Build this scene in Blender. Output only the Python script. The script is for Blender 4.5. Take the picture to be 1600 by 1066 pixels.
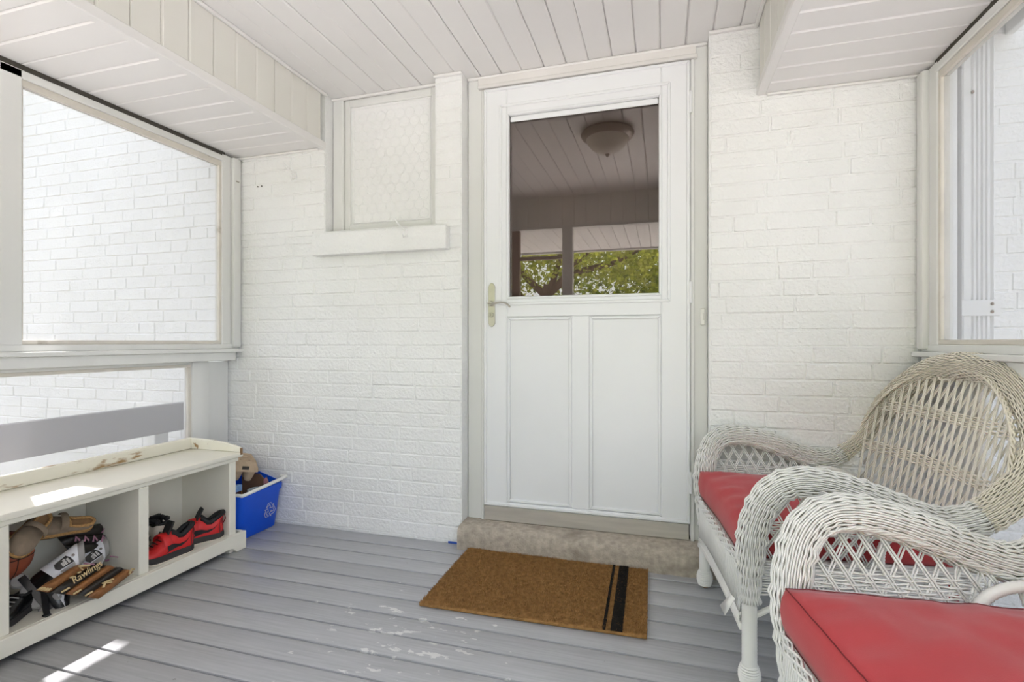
import bpy, bmesh, math, random
from mathutils import Vector, Matrix, noise
random.seed(7)
for o in list(bpy.data.objects):
    bpy.data.objects.remove(o)
S = bpy.context.scene
COL = S.collection
PI = math.pi

# ------------------------------------------------------------------ camera, sky, sun, exposure
CAM_LOC = Vector((0, -2.22, 0.94)); YAW = math.radians(16.4)
cd = bpy.data.cameras.new('camera'); cam = bpy.data.objects.new('camera', cd); COL.objects.link(cam)
cd.lens = 18.0; cd.sensor_width = 36.0; cd.shift_y = 2.0 / 1600; cd.clip_start = 0.02; cd.clip_end = 200
cam.location = CAM_LOC; cam.rotation_euler = (PI / 2, 0, YAW)
S.camera = cam

SUN_DIR = Vector((0.395, -0.19, -1.0)).normalized()      # the way the light travels
sd = bpy.data.lights.new('sun', 'SUN'); sd.energy = 9.0; sd.angle = math.radians(0.6); sd.color = (1, 0.955, 0.945)
sun = bpy.data.objects.new('sun', sd); COL.objects.link(sun)
sun.rotation_euler = SUN_DIR.to_track_quat('-Z', 'Y').to_euler(); sun.location = (-4, 2, 9)

w = bpy.data.worlds.new('sky'); S.world = w; w.use_nodes = True
nt = w.node_tree; nt.nodes.clear()
sky = nt.nodes.new('ShaderNodeTexSky'); sky.sky_type = 'NISHITA'; sky.sun_disc = False
sky.sun_elevation = math.radians(66); sky.sun_rotation = math.atan2(-SUN_DIR.x, -SUN_DIR.y)
sky.air_density = 1.0; sky.dust_density = 2.5; sky.ozone_density = 1.0
hs = nt.nodes.new('ShaderNodeHueSaturation'); hs.inputs['Saturation'].default_value = 0.42
bg = nt.nodes.new('ShaderNodeBackground'); bg.inputs['Strength'].default_value = 0.37
wo = nt.nodes.new('ShaderNodeOutputWorld')
nt.links.new(sky.outputs[0], hs.inputs['Color']); nt.links.new(hs.outputs[0], bg.inputs['Color']); nt.links.new(bg.outputs[0], wo.inputs[0])

S.view_settings.view_transform = 'Standard'; S.view_settings.look = 'None'
S.view_settings.gamma = 1.0; S.view_settings.use_curve_mapping = False
S.view_settings.exposure = 1.44

# pixel of the 1600x1066 frame -> point on a plane that the thing touches
_R = Vector((math.cos(YAW), math.sin(YAW), 0)); _A = Vector((-math.sin(YAW), math.cos(YAW), 0))
def ray(x, y): return _A + _R * ((x - 800) / 800.0) + Vector((0, 0, 1)) * ((535 - y) / 800.0)
def on(axis, val, x, y):
    v = ray(x, y); i = 'XYZ'.index(axis)
    return CAM_LOC + v * ((val - CAM_LOC[i]) / v[i])

# ------------------------------------------------------------------ materials
def lin(c):
    return tuple(((v / 255) / 12.92 if v / 255 <= 0.04045 else ((v / 255 + 0.055) / 1.055) ** 2.4) for v in c)
def shade(c, k): return tuple(min(1, v * k) for v in c)
MATS = {}
def mat(name, rgb, rough=0.5, var=0.06, vscale=6.0, bump=0.0, bscale=60.0, bdist=0.002, world=False, metal=0.0, rgb2=None, thr=None, detail=4.0, spec=0.5, stretch=None, sheen=0.0):
    """diffuse paint, cloth or metal with noise variation; rgb2 + thr adds worn patches of a second colour"""
    m = bpy.data.materials.new(name); m.use_nodes = True; t = m.node_tree; n = t.nodes; L = t.links
    b = n['Principled BSDF']; b.inputs['Roughness'].default_value = rough; b.inputs['Metallic'].default_value = metal
    b.inputs['Specular IOR Level'].default_value = spec
    if sheen: b.inputs['Sheen Weight'].default_value = sheen
    if world:
        src = n.new('ShaderNodeNewGeometry').outputs['Position']
    else:
        src = n.new('ShaderNodeTexCoord').outputs['Object']
    if stretch:
        mp = n.new('ShaderNodeMapping'); mp.inputs['Scale'].default_value = stretch; L.new(src, mp.inputs['Vector']); src = mp.outputs[0]
    c = lin(rgb)
    nz = n.new('ShaderNodeTexNoise'); nz.inputs['Scale'].default_value = vscale; nz.inputs['Detail'].default_value = detail; L.new(src, nz.inputs['Vector'])
    cr = n.new('ShaderNodeValToRGB'); cr.color_ramp.elements[0].position = 0.3; cr.color_ramp.elements[1].position = 0.7
    cr.color_ramp.elements[0].color = (*shade(c, 1 - var), 1); cr.color_ramp.elements[1].color = (*shade(c, 1 + var), 1)
    L.new(nz.outputs['Fac'], cr.inputs[0]); col = cr.outputs[0]
    if rgb2:
        n2 = n.new('ShaderNodeTexNoise'); n2.inputs['Scale'].default_value = thr[0]; n2.inputs['Detail'].default_value = 6; L.new(src, n2.inputs['Vector'])
        r2 = n.new('ShaderNodeValToRGB'); r2.color_ramp.elements[0].position = thr[1]; r2.color_ramp.elements[1].position = thr[1] + thr[2]
        L.new(n2.outputs['Fac'], r2.inputs[0])
        mx = n.new('ShaderNodeMixRGB'); mx.inputs[2].default_value = (*lin(rgb2), 1); L.new(r2.outputs[0], mx.inputs[0]); L.new(col, mx.inputs[1]); col = mx.outputs[0]
    L.new(col, b.inputs['Base Color'])
    if bump:
        bn = n.new('ShaderNodeTexNoise'); bn.inputs['Scale'].default_value = bscale; bn.inputs['Detail'].default_value = 5; L.new(src, bn.inputs['Vector'])
        bp = n.new('ShaderNodeBump'); bp.inputs['Strength'].default_value = bump; bp.inputs['Distance'].default_value = bdist
        L.new(bn.outputs['Fac'], bp.inputs['Height']); L.new(bp.outputs[0], b.inputs['Normal'])
    MATS[name] = m
    return m
M = {}
M['brick'] = mat('painted_brick', (237, 237, 236), 0.55, 0.025, 3, 1.0, 75, 0.006, world=True)
M['vinyl'] = mat('vinyl_panel', (231, 229, 227), 0.45, 0.02, 2, 0.05, 20, world=True)
M['vinyl_cream'] = mat('vinyl_fascia', (224, 222, 215), 0.45, 0.02, 2, 0.05, 20, world=True)
M['dark_gap'] = mat('dark_gap', (70, 66, 60), 0.9, 0.1)  # shade of gaps and holes put into a dark colour
M['trim'] = mat('trim_paint', (223, 223, 220), 0.45, 0.04, 5, 0.25, 30, 0.003, world=True, stretch=(1, 1, .25))
M['trim2'] = mat('pinkish_trim', (222, 219, 215), 0.5, 0.04, 5, 0.2, 30, world=True)
M['frame'] = mat('aluminium_frame', (214, 208, 198), 0.45, 0.06, 12, 0.1, 30, world=True, rgb2=(150, 138, 122), thr=(9, 0.66, 0.1))
M['door'] = mat('door_white', (234, 235, 237), 0.32, 0.012, 3, 0.04, 40, world=True)
M['steel'] = mat('brushed_steel', (192, 186, 178), 0.42, 0.10, 14, 0.05, 60, world=True, metal=0.35, stretch=(.3, 1, 3))
M['brass'] = mat('satin_nickel', (198, 194, 184), 0.3, 0.06, 20, metal=0.7)
M['concrete'] = mat('concrete', (174, 164, 150), 0.9, 0.20, 45, 0.9, 160, 0.004, world=True, rgb2=(128, 118, 106), thr=(7, 0.56, 0.2))
M['bench'] = mat('bench_paint', (231, 227, 213), 0.4, 0.03, 5, 0.12, 26, 0.002, rgb2=(168, 140, 98), thr=(11, 0.735, 0.03))
M['bench_worn'] = mat('bench_paint_worn', (229, 225, 208), 0.45, 0.03, 5, 0.12, 26, 0.002, rgb2=(158, 126, 82), thr=(9, 0.60, 0.06), stretch=(3, .8, 3))
M['bare_wood'] = mat('bare_wood', (138, 106, 72), 0.7, 0.2, 30)
M['coir'] = mat('coir', (150, 113, 70), 0.95, 0.28, 60, 0.6, 260, 0.004, spec=0.1)
M['coir_black'] = mat('coir_black', (34, 31, 28), 0.95, 0.3, 90, 0.6, 260, 0.004, spec=0.1)
M['wicker'] = mat('white_wicker', (232, 231, 227), 0.42, 0.04, 8, 0.1, 90)
M['wicker_aged'] = mat('aged_wicker', (229, 222, 207), 0.5, 0.07, 9, 0.1, 90)
M['wicker_cream'] = mat('cream_wicker', (236, 231, 218), 0.45, 0.05, 9, 0.1, 90)
M['wicker_core'] = mat('wicker_core', (200, 196, 187), 0.8, 0.1, 12)
M['red'] = mat('red_cloth', (178, 62, 66), 0.9, 0.05, 8, 0.25, 420, 0.001, spec=0.2, sheen=0.2)
M['red_dark'] = mat('red_seam', (112, 28, 32), 0.9, 0.05, 8)
M['blue'] = mat('blue_plastic', (10, 84, 214), 0.36, 0.05, 8)
M['white'] = mat('white_plastic', (232, 231, 226), 0.4, 0.03, 8)
M['pulp'] = mat('egg_pulp', (186, 164, 138), 0.9, 0.08, 40, 0.5, 150)
M['cardboard'] = mat('brown_cardboard', (120, 90, 66), 0.85, 0.1, 20)
M['label_blue'] = mat('printed_blue', (120, 158, 204), 0.5, 0.2, 20, rgb2=(222, 226, 230), thr=(18, 0.55, 0.08))
M['label_dark'] = mat('printed_dark', (70, 40, 34), 0.5, 0.2, 30, rgb2=(226, 170, 40), thr=(36, 0.55, 0.05))
M['pink_paper'] = mat('pink_paper', (206, 146, 150), 0.7, 0.15, 30)
M['jar'] = mat('pale_plastic', (186, 196, 196), 0.25, 0.05, 20)
M['shoe_red'] = mat('shoe_red', (200, 28, 30), 0.5, 0.10, 25, 0.2, 200)
M['shoe_darkred'] = mat('shoe_dark_red', (128, 16, 22), 0.55, 0.1, 25)
M['black'] = mat('black_cloth', (22, 21, 23), 0.7, 0.2, 30, 0.2, 200)
M['black_gloss'] = mat('black_plastic', (20, 20, 22), 0.25, 0.1, 20)
M['sole'] = mat('dark_sole', (46, 43, 43), 0.7, 0.1, 20)
M['bone'] = mat('bone_white', (214, 204, 188), 0.6, 0.05, 20)
M['leather'] = mat('brown_leather', (140, 92, 50), 0.55, 0.22, 30, 0.4, 160, 0.002, stretch=(.6, 3, 3))
M['leather_dark'] = mat('black_leather', (38, 33, 28), 0.5, 0.2, 30, 0.35, 160, 0.002)
M['lace'] = mat('rawhide_lace', (206, 182, 136), 0.7, 0.08, 30)
M['taupe'] = mat('taupe_suede', (128, 112, 94), 0.9, 0.12, 30, 0.3, 200)
M['cork'] = mat('cork', (172, 132, 82), 0.85, 0.3, 160, 0.4, 200)
M['skate_white'] = mat('skate_white', (226, 226, 230), 0.35, 0.02, 10)
M['skate_grey'] = mat('skate_grey', (158, 154, 150), 0.5, 0.04, 10)
M['pink'] = mat('mauve_strap', (176, 124, 146), 0.5, 0.05, 20)
M['ball'] = mat('basketball_rubber', (146, 74, 48), 0.6, 0.1, 20, 0.4, 300, 0.001)
M['grey_board'] = mat('grey_board', (156, 154, 154), 0.6, 0.05, 5, 0.1, 40, world=True)
M['downspout'] = mat('downspout_paint', (232, 232, 233), 0.4, 0.03, 8, world=True, rgb2=(188, 186, 182), thr=(4, 0.62, 0.2))
M['rust'] = mat('rusty_screw', (116, 88, 66), 0.7, 0.2, 60)
M['bounce_paving'] = mat('pale_bounce_paving', (206, 203, 202), 0.9, 0.08, 2, 0.3, 30, world=True)
M['ground'] = mat('dark_soil', (112, 106, 98), 0.9, 0.08, 2, 0.3, 30, world=True)
M['lawn'] = mat('lawn', (96, 106, 58), 0.95, 0.25, 8, 0.4, 60, world=True)
M['roof'] = mat('roof_shingle', (92, 88, 86), 0.9, 0.15, 12, 0.3, 40, world=True)
M['bark'] = mat('tree_bark', (74, 56, 46), 0.9, 0.25, 14, 0.8, 30, 0.02)
M['post_wood'] = mat('brown_post', (150, 128, 116), 0.6, 0.08, 10, world=True)
M['inner_door'] = mat('inner_door', (62, 44, 36), 0.6, 0.1, 4, world=True)
M['globe'] = mat('frosted_glass', (222, 216, 204), 0.35, 0.03, 10)
M['pewter'] = mat('pewter', (120, 114, 108), 0.35, 0.08, 20, metal=0.8)
M['blue_tape'] = mat('blue_tape', (60, 92, 176), 0.6, 0.05, 20)

def deck_mat():
    m = bpy.data.materials.new('grey_deck_paint'); m.use_nodes = True; t = m.node_tree; n = t.nodes; L = t.links
    b = n['Principled BSDF']; b.inputs['Roughness'].default_value = 0.42
    pos = n.new('ShaderNodeNewGeometry').outputs['Position']
    oi = n.new('ShaderNodeObjectInfo')
    mp = n.new('ShaderNodeMapping'); mp.inputs['Scale'].default_value = (3, 60, 60); L.new(pos, mp.inputs[0])
    g = n.new('ShaderNodeTexNoise'); g.inputs['Scale'].default_value = 2.0; g.inputs['Detail'].default_value = 6; L.new(mp.outputs[0], g.inputs['Vector'])
    r = n.new('ShaderNodeValToRGB'); r.color_ramp.elements[0].position = 0.3; r.color_ramp.elements[1].position = 0.7
    r.color_ramp.elements[0].color = (*lin((162, 163, 165)), 1); r.color_ramp.elements[1].color = (*lin((177, 178, 180)), 1)
    L.new(g.outputs['Fac'], r.inputs[0])
    # broad tone from board to board
    mr = n.new('ShaderNodeMapRange'); mr.inputs['To Min'].default_value = 0.92; mr.inputs['To Max'].default_value = 1.06; L.new(oi.outputs['Random'], mr.inputs['Value'])
    mul = n.new('ShaderNodeMixRGB'); mul.blend_type = 'MULTIPLY'; mul.inputs[0].default_value = 1; L.new(r.outputs[0], mul.inputs[1]); L.new(mr.outputs[0], mul.inputs[2])
    # peeled spots where people step off the door mat
    pk = n.new('ShaderNodeTexNoise'); pk.inputs['Scale'].default_value = 17; pk.inputs['Detail'].default_value = 8; pk.inputs['Roughness'].default_value = 0.6
    mp2 = n.new('ShaderNodeMapping'); mp2.inputs['Scale'].default_value = (0.75, 1.7, 1); L.new(pos, mp2.inputs[0]); L.new(mp2.outputs[0], pk.inputs['Vector'])
    sub = n.new('ShaderNodeVectorMath'); sub.operation = 'DISTANCE'; sub.inputs[1].default_value = (-0.80, -0.74, 0.0); L.new(pos, sub.inputs[0])
    fall = n.new('ShaderNodeMapRange'); fall.inputs['From Min'].default_value = 0.0; fall.inputs['From Max'].default_value = 0.75; fall.inputs['To Min'].default_value = 0.07; fall.inputs['To Max'].default_value = -0.12
    L.new(sub.outputs['Value'], fall.inputs['Value'])
    ad = n.new('ShaderNodeMath'); ad.operation = 'ADD'; L.new(pk.outputs['Fac'], ad.inputs[0]); L.new(fall.outputs[0], ad.inputs[1])
    st = n.new('ShaderNodeValToRGB'); st.color_ramp.elements[0].position = 0.625; st.color_ramp.elements[1].position = 0.645; L.new(ad.outputs[0], st.inputs[0])
    mx = n.new('ShaderNodeMixRGB'); mx.inputs[2].default_value = (*lin((208, 208, 205)), 1); L.new(st.outputs[0], mx.inputs[0]); L.new(mul.outputs[0], mx.inputs[1])
    # small dark specks and scuffs
    dk = n.new('ShaderNodeTexNoise'); dk.inputs['Scale'].default_value = 38; dk.inputs['Detail'].default_value = 3; L.new(pos, dk.inputs['Vector'])
    sr = n.new('ShaderNodeValToRGB'); sr.color_ramp.elements[0].position = 0.745; sr.color_ramp.elements[1].position = 0.79; L.new(dk.outputs['Fac'], sr.inputs[0])
    mx2 = n.new('ShaderNodeMixRGB'); mx2.inputs[2].default_value = (*lin((108, 106, 100)), 1); L.new(sr.outputs[0], mx2.inputs[0]); L.new(mx.outputs[0], mx2.inputs[1])
    L.new(mx2.outputs[0], b.inputs['Base Color'])
    bp = n.new('ShaderNodeBump'); bp.inputs['Strength'].default_value = 0.3; bp.inputs['Distance'].default_value = 0.002; L.new(g.outputs['Fac'], bp.inputs['Height']); L.new(bp.outputs[0], b.inputs['Normal'])
    return m
M['deck'] = deck_mat()

def pane_mat(name, tint, gloss, trans=(1, 1, 1), diff=0.0, dcol=(200, 200, 200), rough=0.0):
    """clear sheet: passes light, reflects a little, may carry dust"""
    m = bpy.data.materials.new(name); m.use_nodes = True; t = m.node_tree; n = t.nodes; L = t.links; n.clear()
    out = n.new('ShaderNodeOutputMaterial'); tr = n.new('ShaderNodeBsdfTransparent'); tr.inputs[0].default_value = (*trans, 1)
    gl = n.new('ShaderNodeBsdfGlossy'); gl.inputs['Roughness'].default_value = rough; gl.inputs['Color'].default_value = (*tint, 1)
    lw_ = n.new('ShaderNodeLayerWeight'); lw_.inputs['Blend'].default_value = 0.5
    pw = n.new('ShaderNodeMath'); pw.operation = 'POWER'; pw.inputs[1].default_value = 5.0; L.new(lw_.outputs['Facing'], pw.inputs[0])
    ad = n.new('ShaderNodeMath'); ad.operation = 'MULTIPLY_ADD'; ad.use_clamp = True; ad.inputs[1].default_value = 0.9; ad.inputs[2].default_value = gloss; L.new(pw.outputs[0], ad.inputs[0])
    m1 = n.new('ShaderNodeMixShader'); L.new(ad.outputs[0], m1.inputs[0]); L.new(tr.outputs[0], m1.inputs[1]); L.new(gl.outputs[0], m1.inputs[2])
    last = m1.outputs[0]
    if diff:
        df = n.new('ShaderNodeBsdfDiffuse'); df.inputs[0].default_value = (*lin(dcol), 1)
        m2 = n.new('ShaderNodeMixShader'); m2.inputs[0].default_value = diff; L.new(last, m2.inputs[1]); L.new(df.outputs[0], m2.inputs[2]); last = m2.outputs[0]
    L.new(last, out.inputs[0])
    return m
M['door_glass'] = pane_mat('door_glass', (1.0, 0.93, 0.87), 0.085)
M['glass'] = pane_mat('window_glass', (1, 1, 1), 0.03, (.97, .98, .98))
M['screen'] = pane_mat('insect_screen', (1, 1, 1), 0.0, (1, 1, 1), 0.38, (176, 176, 178))

def leaf_mat(name, a, b_):
    m = bpy.data.materials.new(name); m.use_nodes = True; t = m.node_tree; n = t.nodes; L = t.links; n.clear()
    out = n.new('ShaderNodeOutputMaterial'); df = n.new('ShaderNodeBsdfDiffuse'); tl = n.new('ShaderNodeBsdfTranslucent'); mx = n.new('ShaderNodeMixShader'); mx.inputs[0].default_value = 0.5
    nz = n.new('ShaderNodeTexNoise'); nz.inputs['Scale'].default_value = 4; tc = n.new('ShaderNodeNewGeometry'); L.new(tc.outputs['Position'], nz.inputs['Vector'])
    cr = n.new('ShaderNodeValToRGB'); cr.color_ramp.elements[0].position = .35; cr.color_ramp.elements[1].position = .65
    cr.color_ramp.elements[0].color = (*lin(a), 1); cr.color_ramp.elements[1].color = (*lin(b_), 1)
    L.new(nz.outputs['Fac'], cr.inputs[0]); L.new(cr.outputs[0], df.inputs[0]); L.new(cr.outputs[0], tl.inputs[0])
    L.new(df.outputs[0], mx.inputs[1]); L.new(tl.outputs[0], mx.inputs[2]); L.new(mx.outputs[0], out.inputs[0])
    return m
M['leaf'] = leaf_mat('maple_leaf', (126, 142, 44), (186, 190, 82))
M['leaf2'] = leaf_mat('shrub_leaf', (84, 108, 46), (142, 156, 76))

# ------------------------------------------------------------------ mesh helpers
class MB:
    def __init__(s): s.v = []; s.f = []
    def add(s, vs, fs):
        k = len(s.v); s.v += [tuple(p) for p in vs]; s.f += [tuple(i + k for i in f) for f in fs]; return s
    def box(s, x0, x1, y0, y1, z0, z1):
        x0, x1 = min(x0, x1), max(x0, x1); y0, y1 = min(y0, y1), max(y0, y1); z0, z1 = min(z0, z1), max(z0, z1)
        return s.add([(x0, y0, z0), (x1, y0, z0), (x1, y1, z0), (x0, y1, z0), (x0, y0, z1), (x1, y0, z1), (x1, y1, z1), (x0, y1, z1)],
              [(0, 3, 2, 1), (4, 5, 6, 7), (0, 1, 5, 4), (1, 2, 6, 5), (2, 3, 7, 6), (3, 0, 4, 7)])
    def prism(s, poly, axis, a, b):
        """poly: 2d points, extruded along axis between a and b; axis X: (y,z), Y: (x,z), Z: (x,y)"""
        def P(p, t): return {'X': (t, p[0], p[1]), 'Y': (p[0], t, p[1]), 'Z': (p[0], p[1], t)}[axis]
        n = len(poly)
        return s.add([P(p, a) for p in poly] + [P(p, b) for p in poly],
              [tuple(range(n - 1, -1, -1)), tuple(range(n, 2 * n))] + [(i, (i + 1) % n, n + (i + 1) % n, n + i) for i in range(n)])
    def tube(s, path, r, sides=6, closed=False, cap=True, flat=1.0, up=None):
        path = [Vector(p) for p in path]; n = len(path); rs = r if isinstance(r, (list, tuple)) else [r] * n
        T = []
        for i in range(n):
            a = path[(i - 1) % n] if (closed or i) else path[i]; b = path[(i + 1) % n] if (closed or i < n - 1) else path[i]
            d = b - a; T.append(d.normalized() if d.length > 1e-9 else Vector((0, 0, 1)))
        N = Vector(up) if up else (Vector((0, 0, 1)) if abs(T[0].z) < .9 else Vector((1, 0, 0)))
        N = (N - T[0] * N.dot(T[0])).normalized(); vs = []
        for i in range(n):
            N = (N - T[i] * N.dot(T[i])); N = N.normalized() if N.length > 1e-6 else T[i].orthogonal().normalized()
            B = T[i].cross(N)
            for k in range(sides):
                a = 2 * PI * k / sides
                vs.append(path[i] + (N * math.cos(a) * flat + B * math.sin(a)) * rs[i])
        fs = []
        for i in range(n if closed else n - 1):
            j = (i + 1) % n
            for k in range(sides):
                l = (k + 1) % sides; fs.append((i * sides + k, i * sides + l, j * sides + l, j * sides + k))
        if cap and not closed:
            fs.append(tuple(range(sides - 1, -1, -1))); fs.append(tuple((n - 1) * sides + k for k in range(sides)))
        return s.add(vs, fs)
    def lathe(s, prof, n=20, c=(0, 0, 0), axis='Z'):
        vs = []
        for r, h in prof:
            for k in range(n):
                a = 2 * PI * k / n; p = (r * math.cos(a), r * math.sin(a), h)
                if axis == 'X': p = (p[2], p[0], p[1])
                if axis == 'Y': p = (p[0], p[2], -p[1])
                vs.append((p[0] + c[0], p[1] + c[1], p[2] + c[2]))
        fs = [(i * n + k, i * n + (k + 1) % n, (i + 1) * n + (k + 1) % n, (i + 1) * n + k) for i in range(len(prof) - 1) for k in range(n)]
        if prof[0][0] > 1e-6: fs.append(tuple(range(n - 1, -1, -1)))
        if prof[-1][0] > 1e-6: fs.append(tuple((len(prof) - 1) * n + k for k in range(n)))
        return s.add(vs, fs)
    def rings(s, rs, capa=True, capb=True, closed=True):
        n = len(rs[0]); vs = [p for r in rs for p in r]; m = n if closed else n - 1
        fs = [(i * n + k, i * n + (k + 1) % n, (i + 1) * n + (k + 1) % n, (i + 1) * n + k) for i in range(len(rs) - 1) for k in range(m)]
        if capa: fs.append(tuple(range(n - 1, -1, -1)))
        if capb: fs.append(tuple((len(rs) - 1) * n + k for k in range(n)))
        return s.add(vs, fs)
    def pillow(s, outline, h, z=0.0, steps=4, base=True, frm=None):
        """puffed slab over a 2d outline (convex-ish)"""
        cx = sum(p[0] for p in outline) / len(outline); cy = sum(p[1] for p in outline) / len(outline)
        rs = []
        for i in range(steps + 1):
            t = i / steps; a = t * PI / 2; k = math.cos(a) ** .8 if t < 1 else 0.02; zz = z + h * math.sin(a)
            rs.append([(cx + (x - cx) * (k * .5 + .5 * k ** .5 if t < 1 else .02), cy + (y - cy) * (k * .5 + .5 * k ** .5 if t < 1 else .02), zz) for x, y in outline])
        if frm: rs = [[tuple(frm @ Vector(p)) for p in r] for r in rs]
        return s.rings(rs, capa=base, capb=True)
    def xf(s, mtx): s.v = [tuple(mtx @ Vector(p)) for p in s.v]; return s
    def mesh(s, name, bevel=0.0, smooth=True, seg=1, angle=35):
        me = bpy.data.meshes.new(name); me.from_pydata(s.v, [], s.f)
        bm = bmesh.new(); bm.from_mesh(me)
        bmesh.ops.recalc_face_normals(bm, faces=bm.faces)
        if bevel:
            es = [e for e in bm.edges if len(e.link_faces) == 2 and e.calc_face_angle(0) > .5]
            bmesh.ops.bevel(bm, geom=es, offset=bevel, segments=seg, profile=.5, affect='EDGES', clamp_overlap=True)
        bm.to_mesh(me); bm.free()
        if smooth:
            me.shade_smooth()
            me.set_sharp_from_angle(angle=math.radians(angle))
        return me
    def build(s, name, m, parent=None, bevel=0.0, smooth=True, seg=1, angle=35, **kw):
        o = bpy.data.objects.new(name, s.mesh(name, bevel, smooth, seg, angle)); COL.objects.link(o)
        if m: o.data.materials.append(M[m] if isinstance(m, str) else m)
        if parent: o.parent = parent
        for k, v in kw.items(): o[k] = v
        return o
def box(name, m, parent, x0, x1, y0, y1, z0, z1, bevel=0.003, **kw):
    return MB().box(x0, x1, y0, y1, z0, z1).build(name, m, parent, bevel, **kw)
def tag(o, label, cat, group=None, kind=None):
    o['label'] = label; o['category'] = cat
    if group: o['group'] = group
    if kind: o['kind'] = kind
    return o
def empty(name, loc=(0, 0, 0), rz=0.0, rot=None):
    o = bpy.data.objects.new(name, None); o.empty_display_size = .05; COL.objects.link(o); o.location = loc
    o.rotation_euler = rot if rot else (0, 0, rz)
    return o
def struct(name, label, cat): return tag(empty(name), label, cat, kind='structure')
def piece(name, me, parent, loc, rot=(0, 0, 0), scale=(1, 1, 1), m=None):
    o = bpy.data.objects.new(name, me); COL.objects.link(o); o.parent = parent; o.location = loc; o.rotation_euler = rot; o.scale = scale
    return o
def copy_tree(o, parent=None):
    c = o.copy(); COL.objects.link(c); c.parent = parent
    for ch in list(o.children): copy_tree(ch, c)
    return c
def spline(pts, per=8):
    """Catmull-Rom through the points"""
    P = [Vector(p) for p in pts]; out = []
    for i in range(len(P) - 1):
        a = P[i - 1] if i else P[0] * 2 - P[1]; b = P[i]; c = P[i + 1]; d = P[i + 2] if i + 2 < len(P) else P[-1] * 2 - P[-2]
        for k in range(per):
            t = k / per; out.append(.5 * ((2 * b) + (c - a) * t + (2 * a - 5 * b + 4 * c - d) * t * t + (3 * b - a - 3 * c + d) * t ** 3))
    out.append(P[-1]); return out
def resample(path, step):
    L = [0]
    for a, b in zip(path, path[1:]): L.append(L[-1] + (b - a).length)
    n = max(2, round(L[-1] / step)); out = []; j = 0
    for i in range(n + 1):
        s = L[-1] * i / n
        while j < len(L) - 2 and L[j + 1] < s: j += 1
        t = (s - L[j]) / max(1e-9, L[j + 1] - L[j]); out.append(path[j].lerp(path[j + 1], min(1, t)))
    return out
def smoothstep(a, b, x):
    t = min(1, max(0, (x - a) / (b - a))); return t * t * (3 - 2 * t)
def text_mesh(body, size, shear=0.0, extrude=0.0008):
    cu = bpy.data.curves.new('lettering', 'FONT'); cu.body = body; cu.size = size; cu.shear = shear; cu.extrude = extrude; cu.align_x = 'CENTER'; cu.align_y = 'CENTER'
    ob = bpy.data.objects.new('lettering', cu); COL.objects.link(ob); dg = bpy.context.evaluated_depsgraph_get(); dg.update()
    me = bpy.data.meshes.new_from_object(ob.evaluated_get(dg)); bpy.data.objects.remove(ob); bpy.data.curves.remove(cu)
    return me

# ================================================================== THE SETTING
XL, XR, CEIL, SOF = -2.168, 0.903, 2.195, 1.922
SLI, SRI = -1.638, 0.362          # inner faces of the boxed soffits
YF = -1.95                        # front of the porch room

# ---- floor: painted deck boards running along the house
floor = struct('floor', 'grey painted deck floor of long boards with dark gaps and peeled spots', 'floor')
gap0, pitch = -0.105, 0.107
bme = MB().box(-2.42, 1.12, -pitch / 2 + .0035, pitch / 2 - .0035, -.028, 0).mesh('deck_board', .004, True, 2); bme.materials.append(M['deck'])
for k in range(-1, 27):
    y = gap0 - (k + .5) * pitch
    if k < 0:
        o = box('deck_board', 'deck', floor, -2.42, 1.12, gap0 + .0035, -.002, -.028, 0, .003)
    else:
        piece('deck_board', bme, floor, (0, y, random.uniform(-.0012, .0008)), (random.uniform(-.006, .006), 0, 0))
box('under_deck_shade', 'dark_gap', floor, -2.40, 1.10, -3.0, -.01, -.12, -.05)  # dark sheet under the boards; shade in the gaps put into its colour

# ---- painted brick house wall
CH = 0.065; Z0 = 0.014 - CH
def brick_mesh(L, seed):
    rnd = random.Random(seed); nx = max(2, round(L / .06)); nz = 2; hx = L / 2 - .0022; hz = CH / 2 - .0020; vs = []; fs = []
    def d(): return -.0040 + rnd.uniform(-.0013, .0013)
    xs = [-hx + .004 + (2 * hx - .008) * i / nx for i in range(nx + 1)]; zs = [-hz + .004 + (2 * hz - .008) * j / nz for j in range(nz + 1)]
    XS = [-hx] + xs + [hx]; ZS = [-hz] + zs + [hz]; W = len(XS); H = len(ZS)
    for j, z in enumerate(ZS):
        for i, x in enumerate(XS):
            e = i in (0, W - 1) or j in (0, H - 1)
            vs.append((x + rnd.uniform(-.0015, .0015), .0012 if e else d(), z + rnd.uniform(-.0012, .0012)))
    for j in range(H - 1):
        for i in range(W - 1): fs.append((j * W + i, j * W + i + 1, (j + 1) * W + i + 1, (j + 1) * W + i))
    me = MB().add(vs, fs).mesh('brick', 0, True, angle=28); me.materials.append(M['brick']); return me
LONG = [brick_mesh(.235, i) for i in range(9)]; SHORT = [brick_mesh(.118, 50 + i) for i in range(6)]
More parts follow.
